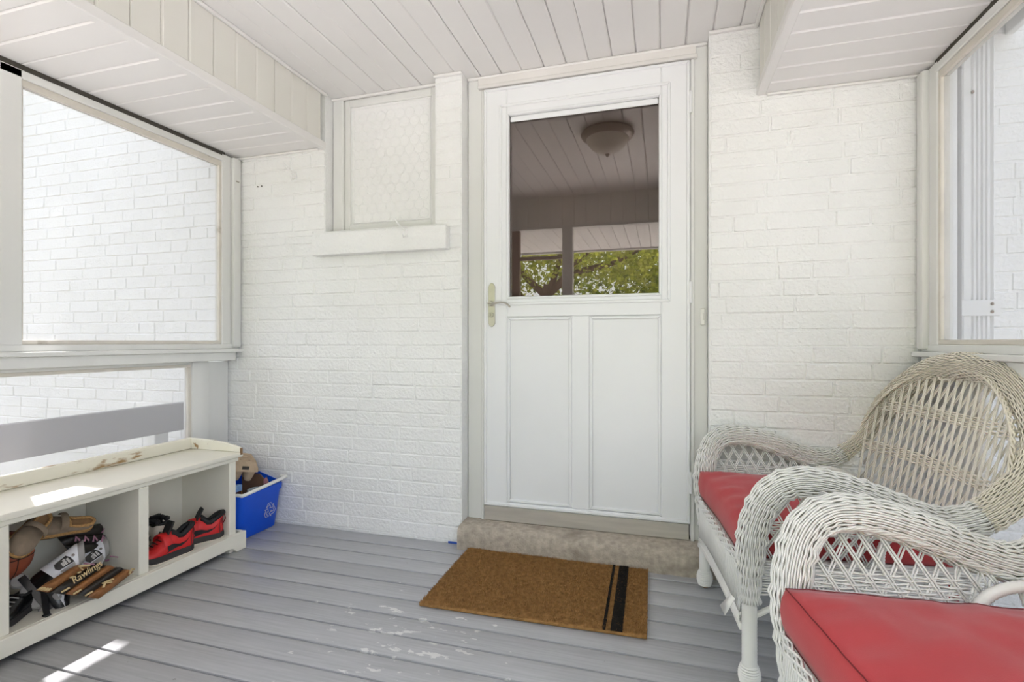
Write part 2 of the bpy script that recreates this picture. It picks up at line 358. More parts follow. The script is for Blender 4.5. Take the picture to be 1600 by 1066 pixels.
def bricks(wall, x0_, x1_, z0, z1, seed, lo=None, hi=None):
    rnd = random.Random(seed); k0 = math.floor((z0 - Z0) / CH + .01); k = k0
    while Z0 + k * CH < z1 - .012:
        x0 = lo(Z0 + k * CH) if lo else x0_; x1 = hi(Z0 + k * CH) if hi else x1_
        za = max(z0, Z0 + k * CH); zb = min(z1, Z0 + (k + 1) * CH); x = x0 - (rnd.choice((0, .118, .06, .17)) if k % 2 else rnd.choice((0.0, .03, .2)))
        while x < x1 - .02:
            L = .118 if rnd.random() < .2 else .235 + rnd.uniform(-.015, .02)
            a, b = max(x, x0), min(x + L, x1)
            if x1 - b < .05: b = x1
            if b - a > .03:
                me = rnd.choice(LONG) if b - a > .16 else rnd.choice(SHORT); base = .235 if b - a > .16 else .118
                piece('brick', me, wall, ((a + b) / 2, rnd.uniform(-.0012, .0012), (za + zb) / 2), (rnd.uniform(-.01, .01), rnd.uniform(-.004, .004), rnd.uniform(-.005, .005)),
                      (((b - a)) / base, 1, (zb - za) / CH))
            x = x + L if b < x1 else x1
        k += 1
wb = MB(); wb.box(-2.30, SLI, 0, .25, -.4, 2.3); wb.box(SLI, -1.032, 0, .25, -.4, 1.50); wb.box(-1.032, -.896, 0, .25, .02, 2.3)
wb.box(SLI, -1.032, .10, .25, 1.50, 2.3); wb.box(.181, .95, 0, .25, -.4, 2.3); wb.box(-1.032, .181, .0, .25, -.4, .02)
wb.box(-2.30, .95, 0, .25, 2.3, 3.3); wb.box(-.896, .181, .10, .25, 2.19, 2.3)
wall_back = wb.build('wall_back', 'brick'); tag(wall_back, 'white painted brick wall of the house on both sides of the porch door', 'wall', kind='structure')
bricks(wall_back, -2.30, -.896, 0.001, 1.483, 1)
bricks(wall_back, -2.30, SLI, 1.483, 1.95, 2)
bricks(wall_back, -1.032, -.896, 1.483, 2.19, 3)
bricks(wall_back, .183, .925, 0.001, 1.95, 4); bricks(wall_back, .183, SRI + .02, 1.95, 2.19, 5)
we = MB().box(-7, -2.30, 0, .25, -.4, 3.3).build('wall_outside_left', 'brick'); tag(we, 'white painted brick house wall seen through the window over the bench', 'wall', kind='structure')
bricks(we, -4.40, -2.305, .27, 2.64, 6, lambda z: -4.40 if z < 1.95 else -4.40, lambda z: -2.305 if z < 1.96 else -2.305 - (z - 1.96) * 2.5)
we2 = MB().box(.95, 5, 0, .25, -.4, 3.3).build('wall_outside_right', 'brick'); tag(we2, 'white painted brick house wall behind the downspout outside the porch window', 'wall', kind='structure')
bricks(we2, .955, 1.9, .0, 2.05, 8)
# tiny screw holes where hooks were taken off
for (px_, py_, pl) in ((403, 292, -.007), (409, 291, -.007)):
    p = on('Y', pl, px_, py_)
    MB().lathe([(.0035, -.002), (.0035, .001)], 8, (p.x, p.y, p.z), 'Y').build('screw_hole', 'dark_gap', wall_back)

box('tape_scrap', 'blue_tape', wall_back, -.962, -.904, -.0085, -.0065, .001, .010, 0)
# ---- blocked window niche with embossed panel and box ledge
win = struct('window_1', 'blocked-up window niche filled with a white embossed circle-pattern panel', 'window')
NY = .085
box('window_frame', 'trim', win, -1.636, -1.575, NY - .03, NY + .012, 1.50, 2.19, .006)
box('window_frame', 'trim', win, -1.575, -1.545, NY - .012, NY + .012, 1.50, 2.19, .004)
box('window_frame', 'trim', win, -1.085, -1.034, NY - .02, NY + .012, 1.50, 2.19, .006)
box('window_frame', 'trim', win, -1.545, -1.085, NY - .012, NY + .012, 1.50, 1.545, .004)
box('window_frame', 'trim', win, -1.545, -1.085, NY - .012, NY + .012, 2.15, 2.19, .004)
box('panel', 'brick', win, -1.545, -1.085, NY, NY + .012, 1.54, 2.155, .001)
bd = MB()
for a, b in (((-1.530, 1.553), (-1.100, 1.553)), ((-1.100, 1.553), (-1.100, 2.140)), ((-1.100, 2.140), (-1.530, 2.140)), ((-1.530, 2.140), (-1.530, 1.553))):
    bd.tube([(a[0], NY - .001, a[1]), (b[0], NY - .001, b[1])], .004, 6)
bd.build('bead', 'brick', win)
eb = MB(); rr = random.Random(3); row = 0; z = 1.578
while z < 2.12:
    x = -1.503 + (.0265 if row % 2 else 0)
    while x < -1.115:
        R_ = .0255
        eb.tube([(x + R_ * math.cos(a * PI / 9), NY - .0002, z + R_ * math.sin(a * PI / 9)) for a in range(18)], .0019, 4, closed=True)
        x += .053
    z += .0465; row += 1
eb.build('embossed_ring', 'brick', win, kind='stuff')
box('ledge_board', 'brick', win, -1.681, -.954, -.052, .03, 1.372, 1.482, .006, seg=2)

# ---- storm door with casing
DY = .058
cas = struct('trim_1', 'cream wooden casing around the storm door', 'trim')
box('side_casing', 'trim', cas, -.894, -.809, .070, .14, .10, 2.19, .004)
box('side_casing', 'trim', cas, .113, .1805, .070, .14, .10, 2.19, .004)
box('casing_stop', 'trim', cas, -.822, -.809, .060, .10, .10, 2.13, .003)
box('casing_stop', 'trim', cas, .113, .128, .056, .10, .10, 2.13, .003)
box('head_casing', 'trim2', cas, -.838, .135, .056, .12, 2.150, 2.192, .003)
box('head_casing', 'trim2', cas, -.838, .140, .050, .11, 2.134, 2.150, .003)
door = struct('door_1', 'white storm door with a half-height glass pane over two tall panels', 'door')
dx0, dx1, dz0, dz1 = -.809, .112, .105, 2.130
gx0, gx1, gz0, gz1 = -.695, -.006, 1.142, 2.004
box('stile', 'door', door, dx0, gx0, DY, DY + .035, .172, dz1, .004)
box('stile', 'door', door, gx1, dx1, DY, DY + .035, .172, dz1, .004)
box('rail', 'door', door, gx0, gx1, DY, DY + .035, gz1, dz1, .003)
box('rail', 'door', door, gx0, gx1, DY + .001, DY + .035, 1.058, gz1 - (gz1 - gz0), .003)
box('rail', 'door', door, gx0, gx1, DY + .001, DY + .035, .172, .194, .002)
box('mullion', 'door', door, -.392, -.313, DY + .001, DY + .035, .194, 1.058, .003)
for a, b in ((-.695, -.392), (-.313, -.006)):
    box('panel', 'door', door, a - .004, b + .004, DY + .012, DY + .03, .190, 1.060, .001)
    mo = MB()
    def fr(mo, x0, x1, z0, z1, wd, y0, y1):
        mo.prism([(x0, z0), (x1, z0), (x1 - wd, z0 + wd), (x0 + wd, z0 + wd)], 'Y', y0, y1)
        mo.prism([(x0, z1), (x0 + wd, z1 - wd), (x1 - wd, z1 - wd), (x1, z1)], 'Y', y0, y1)
        mo.prism([(x0, z0), (x0 + wd, z0 + wd), (x0 + wd, z1 - wd), (x0, z1)], 'Y', y0, y1)
        mo.prism([(x1, z0), (x1, z1), (x1 - wd, z1 - wd), (x1 - wd, z0 + wd)], 'Y', y0, y1)
    fr(mo, a, b, .196, 1.056, .014, DY + .004, DY + .014)
    mo.build('panel_moulding', 'door', door, .003)
mo = MB(); fr(mo, dx0 + .002, dx1 - .002, .176, dz1 - .002, .014, DY - .006, DY + .004); mo.build('door_edge_lip', 'door', door, .003)
mo = MB(); fr(mo, gx0 - .038, gx1 + .038, gz0 - .03, gz1 + .045, .014, DY - .005, DY + .003)
fr(mo, gx0 - .002, gx1 + .002, gz0 - .002, gz1 + .002, .012, DY - .003, DY + .022); mo.build('glass_moulding', 'door', door, .003)
box('screen_roll', 'door', door, gx0 + .012, gx1 - .012, DY + .012, DY + .02, gz1 - .036, gz1 - .01, .004)
box('glass_pane', 'door_glass', door, gx0, gx1, DY + .022, DY + .026, gz0, gz1, 0, label='tinted-looking glass pane reflecting the porch and trees')
box('kick_plate', 'steel', door, dx0 + .003, dx1 - .006, DY - .002, DY + .03, .106, .172, .002, label='brushed steel plate along the door foot')
box('inner_door', 'inner_door', door, -.80, .11, .16, .20, .10, 2.14, 0)
hd = empty('door_handle'); hd.parent = door; hd.location = (-.768, DY, 1.115)
pl = [(-.0165, -.088), (-.0165, .085), (-.010, .098), (0, .104), (.010, .098), (.0165, .085), (.0165, -.088), (.010, -.098), (0, -.104), (-.010, -.098)]
hp = MB().prism(pl, 'Y', -.007, 0).build('handle_plate', 'brass', hd, .002)
MB().lathe([(.013, 0), (.013, -.018), (.010, -.024), (.010, -.03)], 16, (0, -.006, .006), 'Y').build('handle_rose', 'brass', hd)
MB().tube(spline([(-.008, -.034, .006), (.02, -.036, .004), (.05, -.034, .009), (.078, -.032, .004), (.098, -.03, -.014)]), [.008, *[.0065] * 31, .003], 8, flat=.7).build('lever', 'brass', hd)
MB().lathe([(.011, 0), (.011, -.009), (.009, -.011), (.0, -.011)], 16, (0, -.006, -.047), 'Y').build('lock_cylinder', 'brass', hd)
MB().box(-.001, .001, -.0185, -.016, -.053, -.042).build('keyhole', 'dark_gap', hd)
for z in (.35, 1.15, 1.95):
    MB().lathe([(.006, -.045), (.006, .045)], 10, (.1135, DY - .004, z)).build('hinge', 'door', door)
db = tag(empty('door_bell', (.161, .070, 1.047)), 'small white door bell button on the casing beside the storm door', 'door bell')
MB().box(-.009, .009, -.008, 0, -.036, .036).build('bell_plate', 'white', db, .003)
MB().box(-.004, .004, -.013, -.006, -.014, .014).build('button', 'white', db, .002)

# ---- concrete threshold step
st = MB(); n = 26
for i in range(n): pass
rs = []
for i in range(n + 1):
    x = -.896 + 1.10 * i / n; j = lambda a: random.uniform(-a, a)
    rs.append([(x, .075, -.02), (x, -.058 + j(.004), -.02), (x, -.060 + j(.004), .05), (x, -.054 + j(.004), .085 + j(.004)), (x, -.034 + j(.004), .100 + j(.002)), (x, .075, .105)])
step = MB().rings(rs).build('concrete_step', 'concrete', smooth=True, angle=50); tag(step, 'worn bare concrete threshold step below the storm door', 'step', kind='structure')

# ---- ceiling of vinyl strips, boxed soffits at both sides
ceil = struct('ceiling', 'white vinyl strip ceiling of the porch with lower boxed soffits along both sides', 'ceiling')
def strip_prof(wd, tight):
    g = .002 if tight else .007
    return [(-wd / 2, .012), (-wd / 2, .009), (-wd / 2 + g * .4, .004), (-wd / 2 + g, 0), (wd / 2 - .006, 0), (wd / 2 - .001, .004), (wd / 2, .009), (wd / 2, .012)]
def strips(name, m, along, n0, n1, off, wd, a, b, frame):
    """strips k=n0..n1 with centre off+k*wd; frame maps (across, along, depth) to world"""
    for t in (0, 1):
        pr = strip_prof(wd, t); mb = MB(); mb.rings([[Vector((p[0], y, p[1])) for p in pr] for y in (a, b)])
        me = mb.mesh(name, 0, True, angle=20); me.materials.append(M[m])
        for k in range(n0, n1 + 1):
            if ((k - n0) % 3 == 0) != bool(t): continue
            o = bpy.data.objects.new(name, me); COL.objects.link(o); o.parent = ceil; o.matrix_local = frame @ Matrix.Translation((off + k * wd, 0, 0))
strips('ceiling_panel', 'vinyl', 'Y', -15, 3, -.01 + .051, .102, YF, .085, Matrix.Translation((0, 0, CEIL)))
box('ceiling_panel', 'vinyl', ceil, SLI, -1.54, YF, .07, CEIL, CEIL + .012, .002)
swap = Matrix(((0, 1, 0, 0), (1, 0, 0, 0), (0, 0, 1, 0), (0, 0, 0, 1)))
strips('soffit_panel', 'vinyl', 'X', -8, 9, -.973 - .0535, .107, XL - .045, SLI - .022, Matrix.Translation((0, 0, SOF)) @ swap)
strips('soffit_panel', 'vinyl', 'X', -14, 3, -.312 - .0535, .107, SRI + .026, XR + .045, Matrix.Translation((0, 0, SOF - .005)) @ swap)
# fascia strips: across = Y, along = Z, depth = X
fL = Matrix(((0, 0, -1, SLI), (1, 0, 0, 0), (0, 1, 0, 0), (0, 0, 0, 1))); fR = Matrix(((0, 0, 1, SRI), (1, 0, 0, 0), (0, 1, 0, 0), (0, 0, 0, 1)))
strips('fascia_panel', 'vinyl_cream', 'Z', -11, 6, -.671 - .0525, .1062, SOF + .02, CEIL - .012, fL)
strips('fascia_panel', 'vinyl_cream', 'Z', -11, 6, -.671 - .0525, .1062, SOF + .02, CEIL - .012, fR)
fF = Matrix(((1, 0, 0, 0), (0, 0, -1, YF), (0, 1, 0, 0), (0, 0, 0, 1)))
strips('header_panel', 'vinyl_cream', 'X', -15, 3, -.01 + .051, .102, SOF + .02, CEIL, fF)
for x0, x1, s in ((SLI - .026, SLI + .006, -1), (SRI - .006, SRI + .028, 1)):
    box('soffit_corner_trim', 'vinyl', ceil, x0, x1, YF, -.002, SOF - .008, SOF + .030, .004)
    box('top_channel', 'vinyl', ceil, SLI + .001 if s < 0 else SRI - .016, SLI + .016 if s < 0 else SRI - .001, YF, -.002, CEIL - .014, CEIL - .001, .003)
for (x0, x1, y) in ((SLI, -1.034, .052), (-1.034, -.890, -.018), (-.890, .179, .058), (.179, SRI, -.018)):
    box('wall_channel', 'vinyl', ceil, x0, x1, y - .004, y + .014, CEIL - .013, CEIL - .001, .003)
box('wall_channel', 'vinyl', ceil, XL - .02, SLI - .03, -.020, -.004, SOF - .010, SOF - .001, .003)
box('wall_channel', 'vinyl', ceil, SRI + .03, XR + .02, -.020, -.004, SOF - .015, SOF - .006, .003)
box('backing', 'dark_gap', ceil, SLI - .01, SRI + .01, YF, -.001, CEIL + .012, CEIL + .03, 0)
box('backing', 'dark_gap', ceil, SLI, .181, -.001, .099, CEIL + .012, CEIL + .03, 0)
box('backing', 'dark_gap', ceil, XL - .06, SLI - .012, YF, -.001, SOF + .012, SOF + .03, 0)
box('backing', 'dark_gap', ceil, SRI + .012, XR + .06, YF, -.001, SOF + .012, SOF + .03, 0)
# overhang in front of the porch, seen only in the door glass
strips('eave_panel', 'vinyl', 'Y', -23, 11, -.01 + .051, .102, -3.06, YF - .06, Matrix.Translation((0, 0, SOF - .002)))
roof = MB(); roof.box(-2.43, 1.18, -3.10, -.002, 2.235, 2.32); roof.box(-2.43, -2.405, -3.10, -.002, 2.10, 2.235); roof.box(1.155, 1.18, -3.10, -.002, 2.02, 2.235)
roof.box(-2.43, 1.18, -3.10, -3.07, SOF - .02, 2.235)
ro = roof.build('roof', 'trim', None, .003); tag(ro, 'flat porch roof with white fascia boards', 'roof', kind='structure')
er = MB().box(-7, 5, -.38, .3, 3.3, 3.42).build('house_eave', 'roof'); tag(er, 'house roof eave above the porch', 'roof', kind='structure')

# ---- side walls of framed windows
def side_wall(X, s, label, lowz):
    """s=+1: room lies towards +X; X is the inner face"""
    wl = struct('wall_left' if s > 0 else 'wall_right', label, 'wall')
    def bx(name, m, a, b, y0, y1, z0, z1, bev=.003, parent=wl, **kw):     # a, b: depth out of the inner face, room side negative
        return box(name, m, parent, X - s * b, X - s * a, y0, y1, z0, z1, bev, **kw)
    bx('corner_post', 'trim', .002, .05, -.118, -.062, .93, SOF - .012); bx('corner_post', 'trim', -.018, .05, -.060, -.012, .915, SOF - .012, .008, seg=2)
    bx('header', 'trim', .0, .05, YF, -.100, 1.872, 1.902)
    bx('header_gap_shade', 'dark_gap', .003, .048, YF, -.100, 1.902, SOF - .001, 0); bx('soffit_light_stop', 'trim', .048, .062, YF, -.002, 1.88, SOF + .03, 0)  # dark strip paints the gap's shade; outer strip added to stop light leaks
    for y in (-1.040, -1.94): bx('mullion_post', 'trim', .0, .05, y, y + .066, .93, 1.903)
    bx('sill', 'trim', .0, .06, YF, -.012, .905, .932); bx('sill_ledge', 'trim', -.030, .06, YF, -.006, .888, .906); bx('sill_apron', 'trim', -.014, .06, YF, -.046, .846, .889); bx('sill_apron', 'trim', .02, .12, -.046, -.008, .846, .889)
    for i, (y0, y1) in enumerate(((-.976, -.112), (-1.874, -1.040))):
        wd = struct('window_%d' % (2 + i + (2 if s < 0 else 0)), ('wide upper porch window %s' % ('above the storage bench' if s > 0 else 'behind the wicker chairs')) if i == 0 else ('wide upper porch window in the wall %s, nearer the front steps' % ('above the storage bench' if s > 0 else 'behind the wicker chairs')), 'window')
        g = .020
        for (a, b, c, d_) in ((y0, y1, 1.846, 1.872), (y0, y1, .932, .948)): bx('frame_rail', 'frame', .006, .034, a, b, c, d_, .002, wd)
        for (a, b) in ((y0, y0 + g * .4), (y1 - g, y1)): bx('frame_stile', 'frame', .006, .034, a, b, .948, 1.846, .002, wd)
        bx('insect_screen', 'screen', .016, .018, y0, y1 - .002, .934, 1.868, 0, wd)
    # lower part
    bx('corner_post', 'trim', .07, .12, -.165, -.01, lowz, .846, .006); bx('lower_post', 'trim', .028, .09, -.268, -.168, lowz, .846, .010, seg=2)
    bx('lower_post', 'trim', .028, .09, -1.94, -1.874, lowz, .846, .010)
    bx('lower_header', 'trim', .030, .09, -1.874, -.268, .832, .846)
    bx('bottom_board', 'trim', .030, .09, -1.874, -.268, 0.0, lowz)
    bx('frame_rail', 'frame', .036, .06, -1.874, -.268, .818, .832, .002); bx('frame_stile', 'frame', .036, .06, -.284, -.268, lowz, .818, .002)
    bx('frame_stile', 'frame', .036, .06, -1.062, -1.034, lowz, .818, .002)
    bx('insect_screen', 'screen', .047, .048, -1.874, -.268, lowz, .83, 0)
    return wl
wleft = side_wall(XL, 1, 'white window wall of the porch behind the storage bench', .20)
wright = side_wall(XR, -1, 'white window wall of the porch behind the wicker armchairs', .12)
# small catch on the left corner post
box('catch', 'steel', wleft, XL - .002, XL + .024, -.05, -.03, 1.783, 1.79, .002)

# ---- front of the porch, behind the camera's shoulder: header, posts and left bay
wf = struct('wall_front', 'open front of the porch with white header and posts', 'wall')
box('header', 'trim', wf, XL - .05, XR + .05, YF - .07, YF - .012, SOF, 2.23)
for x in (-.828,): box('post', 'trim', wf, x, x + .09, YF - .07, YF + .0, 0, SOF)
for x in (XL - .05, XR - .03): box('post', 'trim', wf, x, x + .08, YF - .075, YF - .005, 0, SOF)
for x in (-1.74, -1.28): box('mullion_post', 'post_wood', wf, x, x + .07, YF - .06, YF - .01, .86, SOF)
box('sill', 'trim', wf, XL, -.828, YF - .08, YF, .86, .92); box('knee_panel', 'trim', wf, XL, -.828, YF - .05, YF - .02, 0, .86)
box('transom', 'post_wood', wf, XL, -.828, YF - .05, YF - .02, 1.66, 1.69)

# ---- outside, right: white board, downspout with strap
dsx = on('Y', -.05, 1524, 300).x
ds = tag(empty('downspout', (1.037, -.045, -.3)), 'white corrugated downspout strapped to the outside brick wall', 'downspout')
ds.scale = (.79, 1, 1)
pr = []
for i in range(5):
    x0 = -.052 + i * .0165 + .02
    pr += [(x0, -.040), (x0 + .005, -.040), (x0 + .008, -.034), (x0 + .0125, -.034)]
prof = [(-.056, -.036), (-.050, -.040)] + pr + [(.056, -.040), (.060, -.036), (.060, .034), (-.056, .034)]
MB().rings([[(p[0], p[1], z) for p in prof] for z in (0.0, 2.5)]).build('pipe', 'downspout', ds, 0, True, angle=25)
sp_ = MB().prism([(-.062, -.046), (.078, -.046), (.078, -.003), (.062, -.003), (.062, -.041), (-.058, -.041), (-.058, .0), (-.062, .0)], 'Z', 1.330, 1.385).build('strap', 'downspout', ds, .001)
for z in (1.344, 1.371): MB().lathe([(.006, .0), (.006, -.003), (.003, -.005)], 10, (.046, -.046, z), 'Y').build('screw', 'rust', sp_)
MB().lathe([(.006, .0), (.006, -.003), (.003, -.005)], 10, (-.02, -.040, 2.10), 'Y').build('screw', 'rust', ds)
tag(box('jamb_board', 'downspout', None, .9575, .973, -.10, -.008, -.3, 2.05, .003), 'white upright board between the porch corner and the downspout', 'board')
# ---- outside, left: grey board, ground
tag(box('grey_rail_board', 'grey_board', None, -2.52, -2.49, -1.75, -.012, .466, .616, .004), 'grey painted board running level outside the low window behind the bench', 'board')
for y in (-.16, -1.5): tag(box('rail_post', 'trim', None, -2.575, -2.522, y - .04, y + .04, -.4, .60, .004), 'white post carrying the grey board outside the low window' if y > -1 else 'white post at the far end of the grey board, near the front steps', 'post', 'posts of the grey board')
gr = MB().box(-30, 30, -40, 0, -.45, -.40).build('ground', 'ground'); tag(gr, 'dark bare ground around the porch', 'ground', kind='structure')
pv = MB().box(-2.3, 8, -9, -3.1, -.40, -.385).build('bounce_paving', 'bounce_paving'); tag(pv, 'unseen pale slab added in front of the porch to bounce light inside', 'bounce_paving', kind='structure')  # unseen pale slab, sized to bounce sunlight into the porch
lw = MB().box(-30, 30, -40, -9.0, -.40, -.39).build('lawn', 'lawn'); tag(lw, 'green lawn in front of the porch', 'lawn', kind='structure')

# ================================================================== THINGS
# ---- wicker armchair (local x = towards the back, y = towards the house wall, z up)
ROLL = [(.018, .292, .235), (.016, .298, .33), (.020, .312, .44), (.048, .332, .530), (.10, .345, .574), (.18, .350, .576), (.28, .350, .548), (.38, .350, .510),
        (.46, .352, .494), (.54, .368, .527), (.605, .366, .598), (.645, .336, .668), (.673, .288, .738), (.692, .220, .796), (.706, .120, .846), (.710, 0, .866)]
NEAR_W = .050                                        # the back bulges a little more on the side away from the house
RP = spline(ROLL, 10)
def frames(path):
    T = [(path[min(i + 1, len(path) - 1)] - path[max(i - 1, 0)]).normalized() for i in range(len(path))]; out = []
    N = Vector((1, 0, 0)) if abs(T[0].z) > .8 else Vector((0, 0, 1))
    for t in T:
        N = (N - t * N.dot(t)).normalized(); out.append((t, N, t.cross(N)))
    return out
def weave_roll(path, rfun, nst, sp, amp, sr, jitter=.0005, sides=4, seed=1, wave=.0022):
    rnd = random.Random(seed); P = resample(path, sp / 2); F = frames(P); mb = MB(); n = len(P)
    for i in range(nst):
        a = 2 * PI * i / nst; pts = []
        for k in range(n):
            r = rfun(k / (n - 1)) + (amp * math.cos(PI * k / 2 + PI * (i % 2)) if k % 2 == 0 else 0) + rnd.uniform(-jitter, jitter) + wave * math.cos(2 * PI * k / 3)
            aa = a + rnd.uniform(-.012, .012); pts.append(P[k] + (F[k][1] * math.cos(aa) + F[k][2] * math.sin(aa)) * r)
        mb.tube(pts, sr, sides)
    return mb
def band(mb, fn, t0, t1, z0, z1, rows, sp, amp, sr, nrm):
    """woven band: rows of strands between t0 and t1, fn(t, z) -> point, amp out of the surface along nrm(t)"""
    n = max(4, round(abs(t1 - t0) / (sp / 2)))
    for j in range(rows):
        pts = []
        for k in range(n + 1):
            t = t0 + (t1 - t0) * k / n; z = z0 + (z1 - z0) * j / max(1, rows - 1)
            pts.append(fn(t, z) + nrm(t) * (amp * math.cos(PI * k / 2 + PI * j) if k % 2 == 0 else 0))
        mb.tube(pts, sr, 4)
ZS, HW = .345, .290                                  # seat level, half width
RZ = [(p.x, p.z) for p in RP if p.z > .3 and p.x < .47 and p.z]
def roll_z(u):                                       # height of the arm roll's centre over depth u
    best = [(a, b) for a, b in zip(RP[18:90], RP[19:91]) if a.x <= u <= b.x]
    if not best: return .40
    a, b = best[-1]; return a.z + (b.z - a.z) * (u - a.x) / max(1e-6, b.x - a.x)
def side_pt(u, z, s): return Vector((u, s * (HW + .005 + .05 * smoothstep(.36, .56, z)), z))
def rim_y(z):                                        # inner half width of the back at height z
    prev = None
    for a, b in zip(RP[84:], RP[85:]):
        if a.z <= z <= b.z: return a.y + (b.y - a.y) * (z - a.z) / max(1e-6, b.z - a.z) - .012
    return .315 if z < .51 else 0
def back_pt(y, z): return Vector((.590 + .20 * (z - .36) - .38 * y * y, y, z))

def make_chair(name, label):
    t = empty(name); tag(t, label, 'armchair', 'wicker armchairs against the window wall')
    arm_end = 88
    for s in (1, -1):
        ap = [Vector((p.x, p.y * s, p.z)) for p in RP[:arm_end + 2]]
        rf = lambda q: .023 + .012 * smoothstep(0, .22, q) + .002 * math.sin(PI * q)
        arm = weave_roll(ap, rf, 46, .030, .0026, .0024, seed=3 + s).build('arm', 'wicker', t, 0, True, angle=180)
        MB().tube(resample(ap, .02), [max(.015, rf(i / 60) - .0075) for i in range(len(resample(ap, .02)))], 12).build('arm_core', 'wicker_core', arm, 0, True, angle=180)
        # braided inner edge of the roll
        ie = [Vector((p.x + .010, (p.y - .030) * s, p.z - .024)) for p in RP[22:arm_end]]
        br = MB(); q = resample(ie, .008)
        for ph in (0, 2 * PI / 3, 4 * PI / 3):
            br.tube([p + Vector((math.cos(k * .8 + ph) * .003, math.sin(k * .8 + ph) * .004, math.cos(k * .8 + ph + 1) * .004)) for k, p in enumerate(q)], .0028, 4)
        br.build('braid', 'wicker', arm, 0, True, angle=180)
        # lattice panel under the arm
        la = MB()
        for sl in (1, -1):
            c = -.6
            while c < 1.4:
                for off in (0, .0065):
                    pts = []
                    for k in range(80):
                        u = .030 + .40 * k / 79; z = .34 + (c + sl * 1.75 * (u + off) * 1.0)
                        if .345 < z < roll_z(u) - .024 and u < .345 + .12 * smoothstep(.40, .52, z): pts.append(side_pt(u, z, s) + Vector((0, s * .0022 * sl, 0)))
                    if len(pts) > 2: la.tube([pts[0], pts[len(pts) // 2], pts[-1]], .0024, 4)
                c += .068
        la.build('arm_lattice', 'wicker', t, 0, True, angle=180)
        lb = MB(); band(lb, lambda u, z: side_pt(u, z, s), .012, .352, .428, .462, 6, .026, .0032, .0024, lambda u: Vector((0, 1, 0))); lb.build('woven_band', 'wicker', t, 0, True, angle=180)
        # hanging loops of cane between roll and hoop
        lp = MB()
        for u0 in (.345, .40, .455):
            zt = roll_z(min(.465, u0)) - .028; q = [side_pt(u0 + .045 * math.sin(a) * .6 + .012, zt - .040 + .045 * abs(math.cos(a)), s) for a in [(-.5 + k / 12) * PI for k in range(13)]]
            lp.tube(q, .0024, 4)
        lp.build('cane_loop', 'wicker', t, 0, True, angle=180)
        # wrapped hoop at the rear of the arm
        hp_ = resample(spline([(.338, s * .292, .350), (.342, s * .294, .398), (.372, s * .296, .446), (.430, s * .298, .468), (.490, s * .296, .462), (.540, s * .288, .435), (.575, s * .270, .39)]), .0045)
        MB().tube(hp_, [.0112 * (1 + .07 * (1 if k % 2 else -1)) for k in range(len(hp_))], 8).build('hoop', 'wicker', t, 0, True, angle=60)
        # legs
        lg = [(.0135, .006), (.0165, .012), (.0185, .05)] + [(.0195 + (.0007 if k % 2 else 0), .055 + k * .0047) for k in range(44)]
        leg = MB().lathe(lg, 14, (.016, s * .291, 0)).build('front_leg', 'wicker', t)
        ft = MB()
        for k in range(9):
            q = k / 8; r = .0185 + .0085 * math.sin(PI * (q * .8 + .1)); ft.lathe([(r, .006 + q * .05), (r + .0032, .0085 + q * .05), (r, .012 + q * .05)], 16, (.016, s * .291, 0))
        ft.build('woven_foot', 'wicker', leg)
        MB().lathe([(.014, 0), (.016, .004), (.012, .009)], 12, (.016, s * .291, 0)).build('foot_tip', 'bare_wood', leg)
        MB().tube([(.60, s * .235, 0), (.575, s * .245, .36)], .0175, 12).build('rear_leg', 'wicker', t)
        # woven side skirt
        sk = MB(); band(sk, lambda u, z: Vector((u, s * HW, z)), .02, .58, .255, .345, 13, .030, .003, .0028, lambda u: Vector((0, 1, 0))); sk.build('side_skirt', 'wicker', t, 0, True, angle=180)
        MB().tube(spline([(.02, s * HW, .19), (.12, s * HW, .235), (.30, s * HW, .25), (.48, s * HW, .235), (.585, s * .245, .19)]), .008, 8).build('side_rail', 'wicker', t)
    # back: rolled rim, stakes, slanting canes, two woven bands
    half = RP[arm_end:]
    bp_ = [Vector((p.x, p.y, p.z)) for p in half] + [Vector((p.x, -p.y - NEAR_W * smoothstep(.54, .72, p.z), p.z)) for p in reversed(half[:-1])]
    rim = weave_roll(bp_, lambda q: .038 + .004 * math.sin(PI * q), 54, .019, .0022, .0021, seed=9, wave=.0008).build('back_rim', 'wicker_aged', t, 0, True, angle=180)
    MB().tube(resample(bp_, .02), .031, 12).build('rim_core', 'wicker_core', rim, 0, True, angle=180)
    ib = [back_pt(rim_y(p.z) if p.y > 0 else -rim_y(p.z) - NEAR_W * smoothstep(.54, .72, p.z), p.z) + Vector((-.010, 0, 0)) if abs(p.y) > .06 else back_pt(p.y, .826) for p in bp_ if p.z > .53]
    q = resample(ib, .008); br = MB()
    for ph in (0, 2 * PI / 3, 4 * PI / 3):
        br.tube([p + Vector((math.cos(k * .8 + ph) * .004, math.sin(k * .8 + ph) * .004, math.sin(k * .8 + ph + 1) * .004)) for k, p in enumerate(q)], .003, 4)
    br.build('braid', 'wicker_aged', rim, 0, True, angle=180)
    def inside(y, z): return ZS < z < .832 and abs(y) < rim_y(z) + (NEAR_W * smoothstep(.54, .72, z) if y < 0 else 0)
    bl = MB()
    for k in range(-12, 12):
        for off in (-.0032, .0032):
            pts = []
            for j in range(42):
                z = ZS + j * .012; y = (k * .0305) * (1 + .22 * (z - ZS)) + off
                if inside(y, z): pts.append(back_pt(y, z) + Vector((-.003, 0, 0)))
            if len(pts) > 2: bl.tube(pts[::4] + [pts[-1]], .0023, 4)
    bl.build('back_stake', 'wicker_cream', t, 0, True, angle=180)
    bd_ = MB(); c = -.66
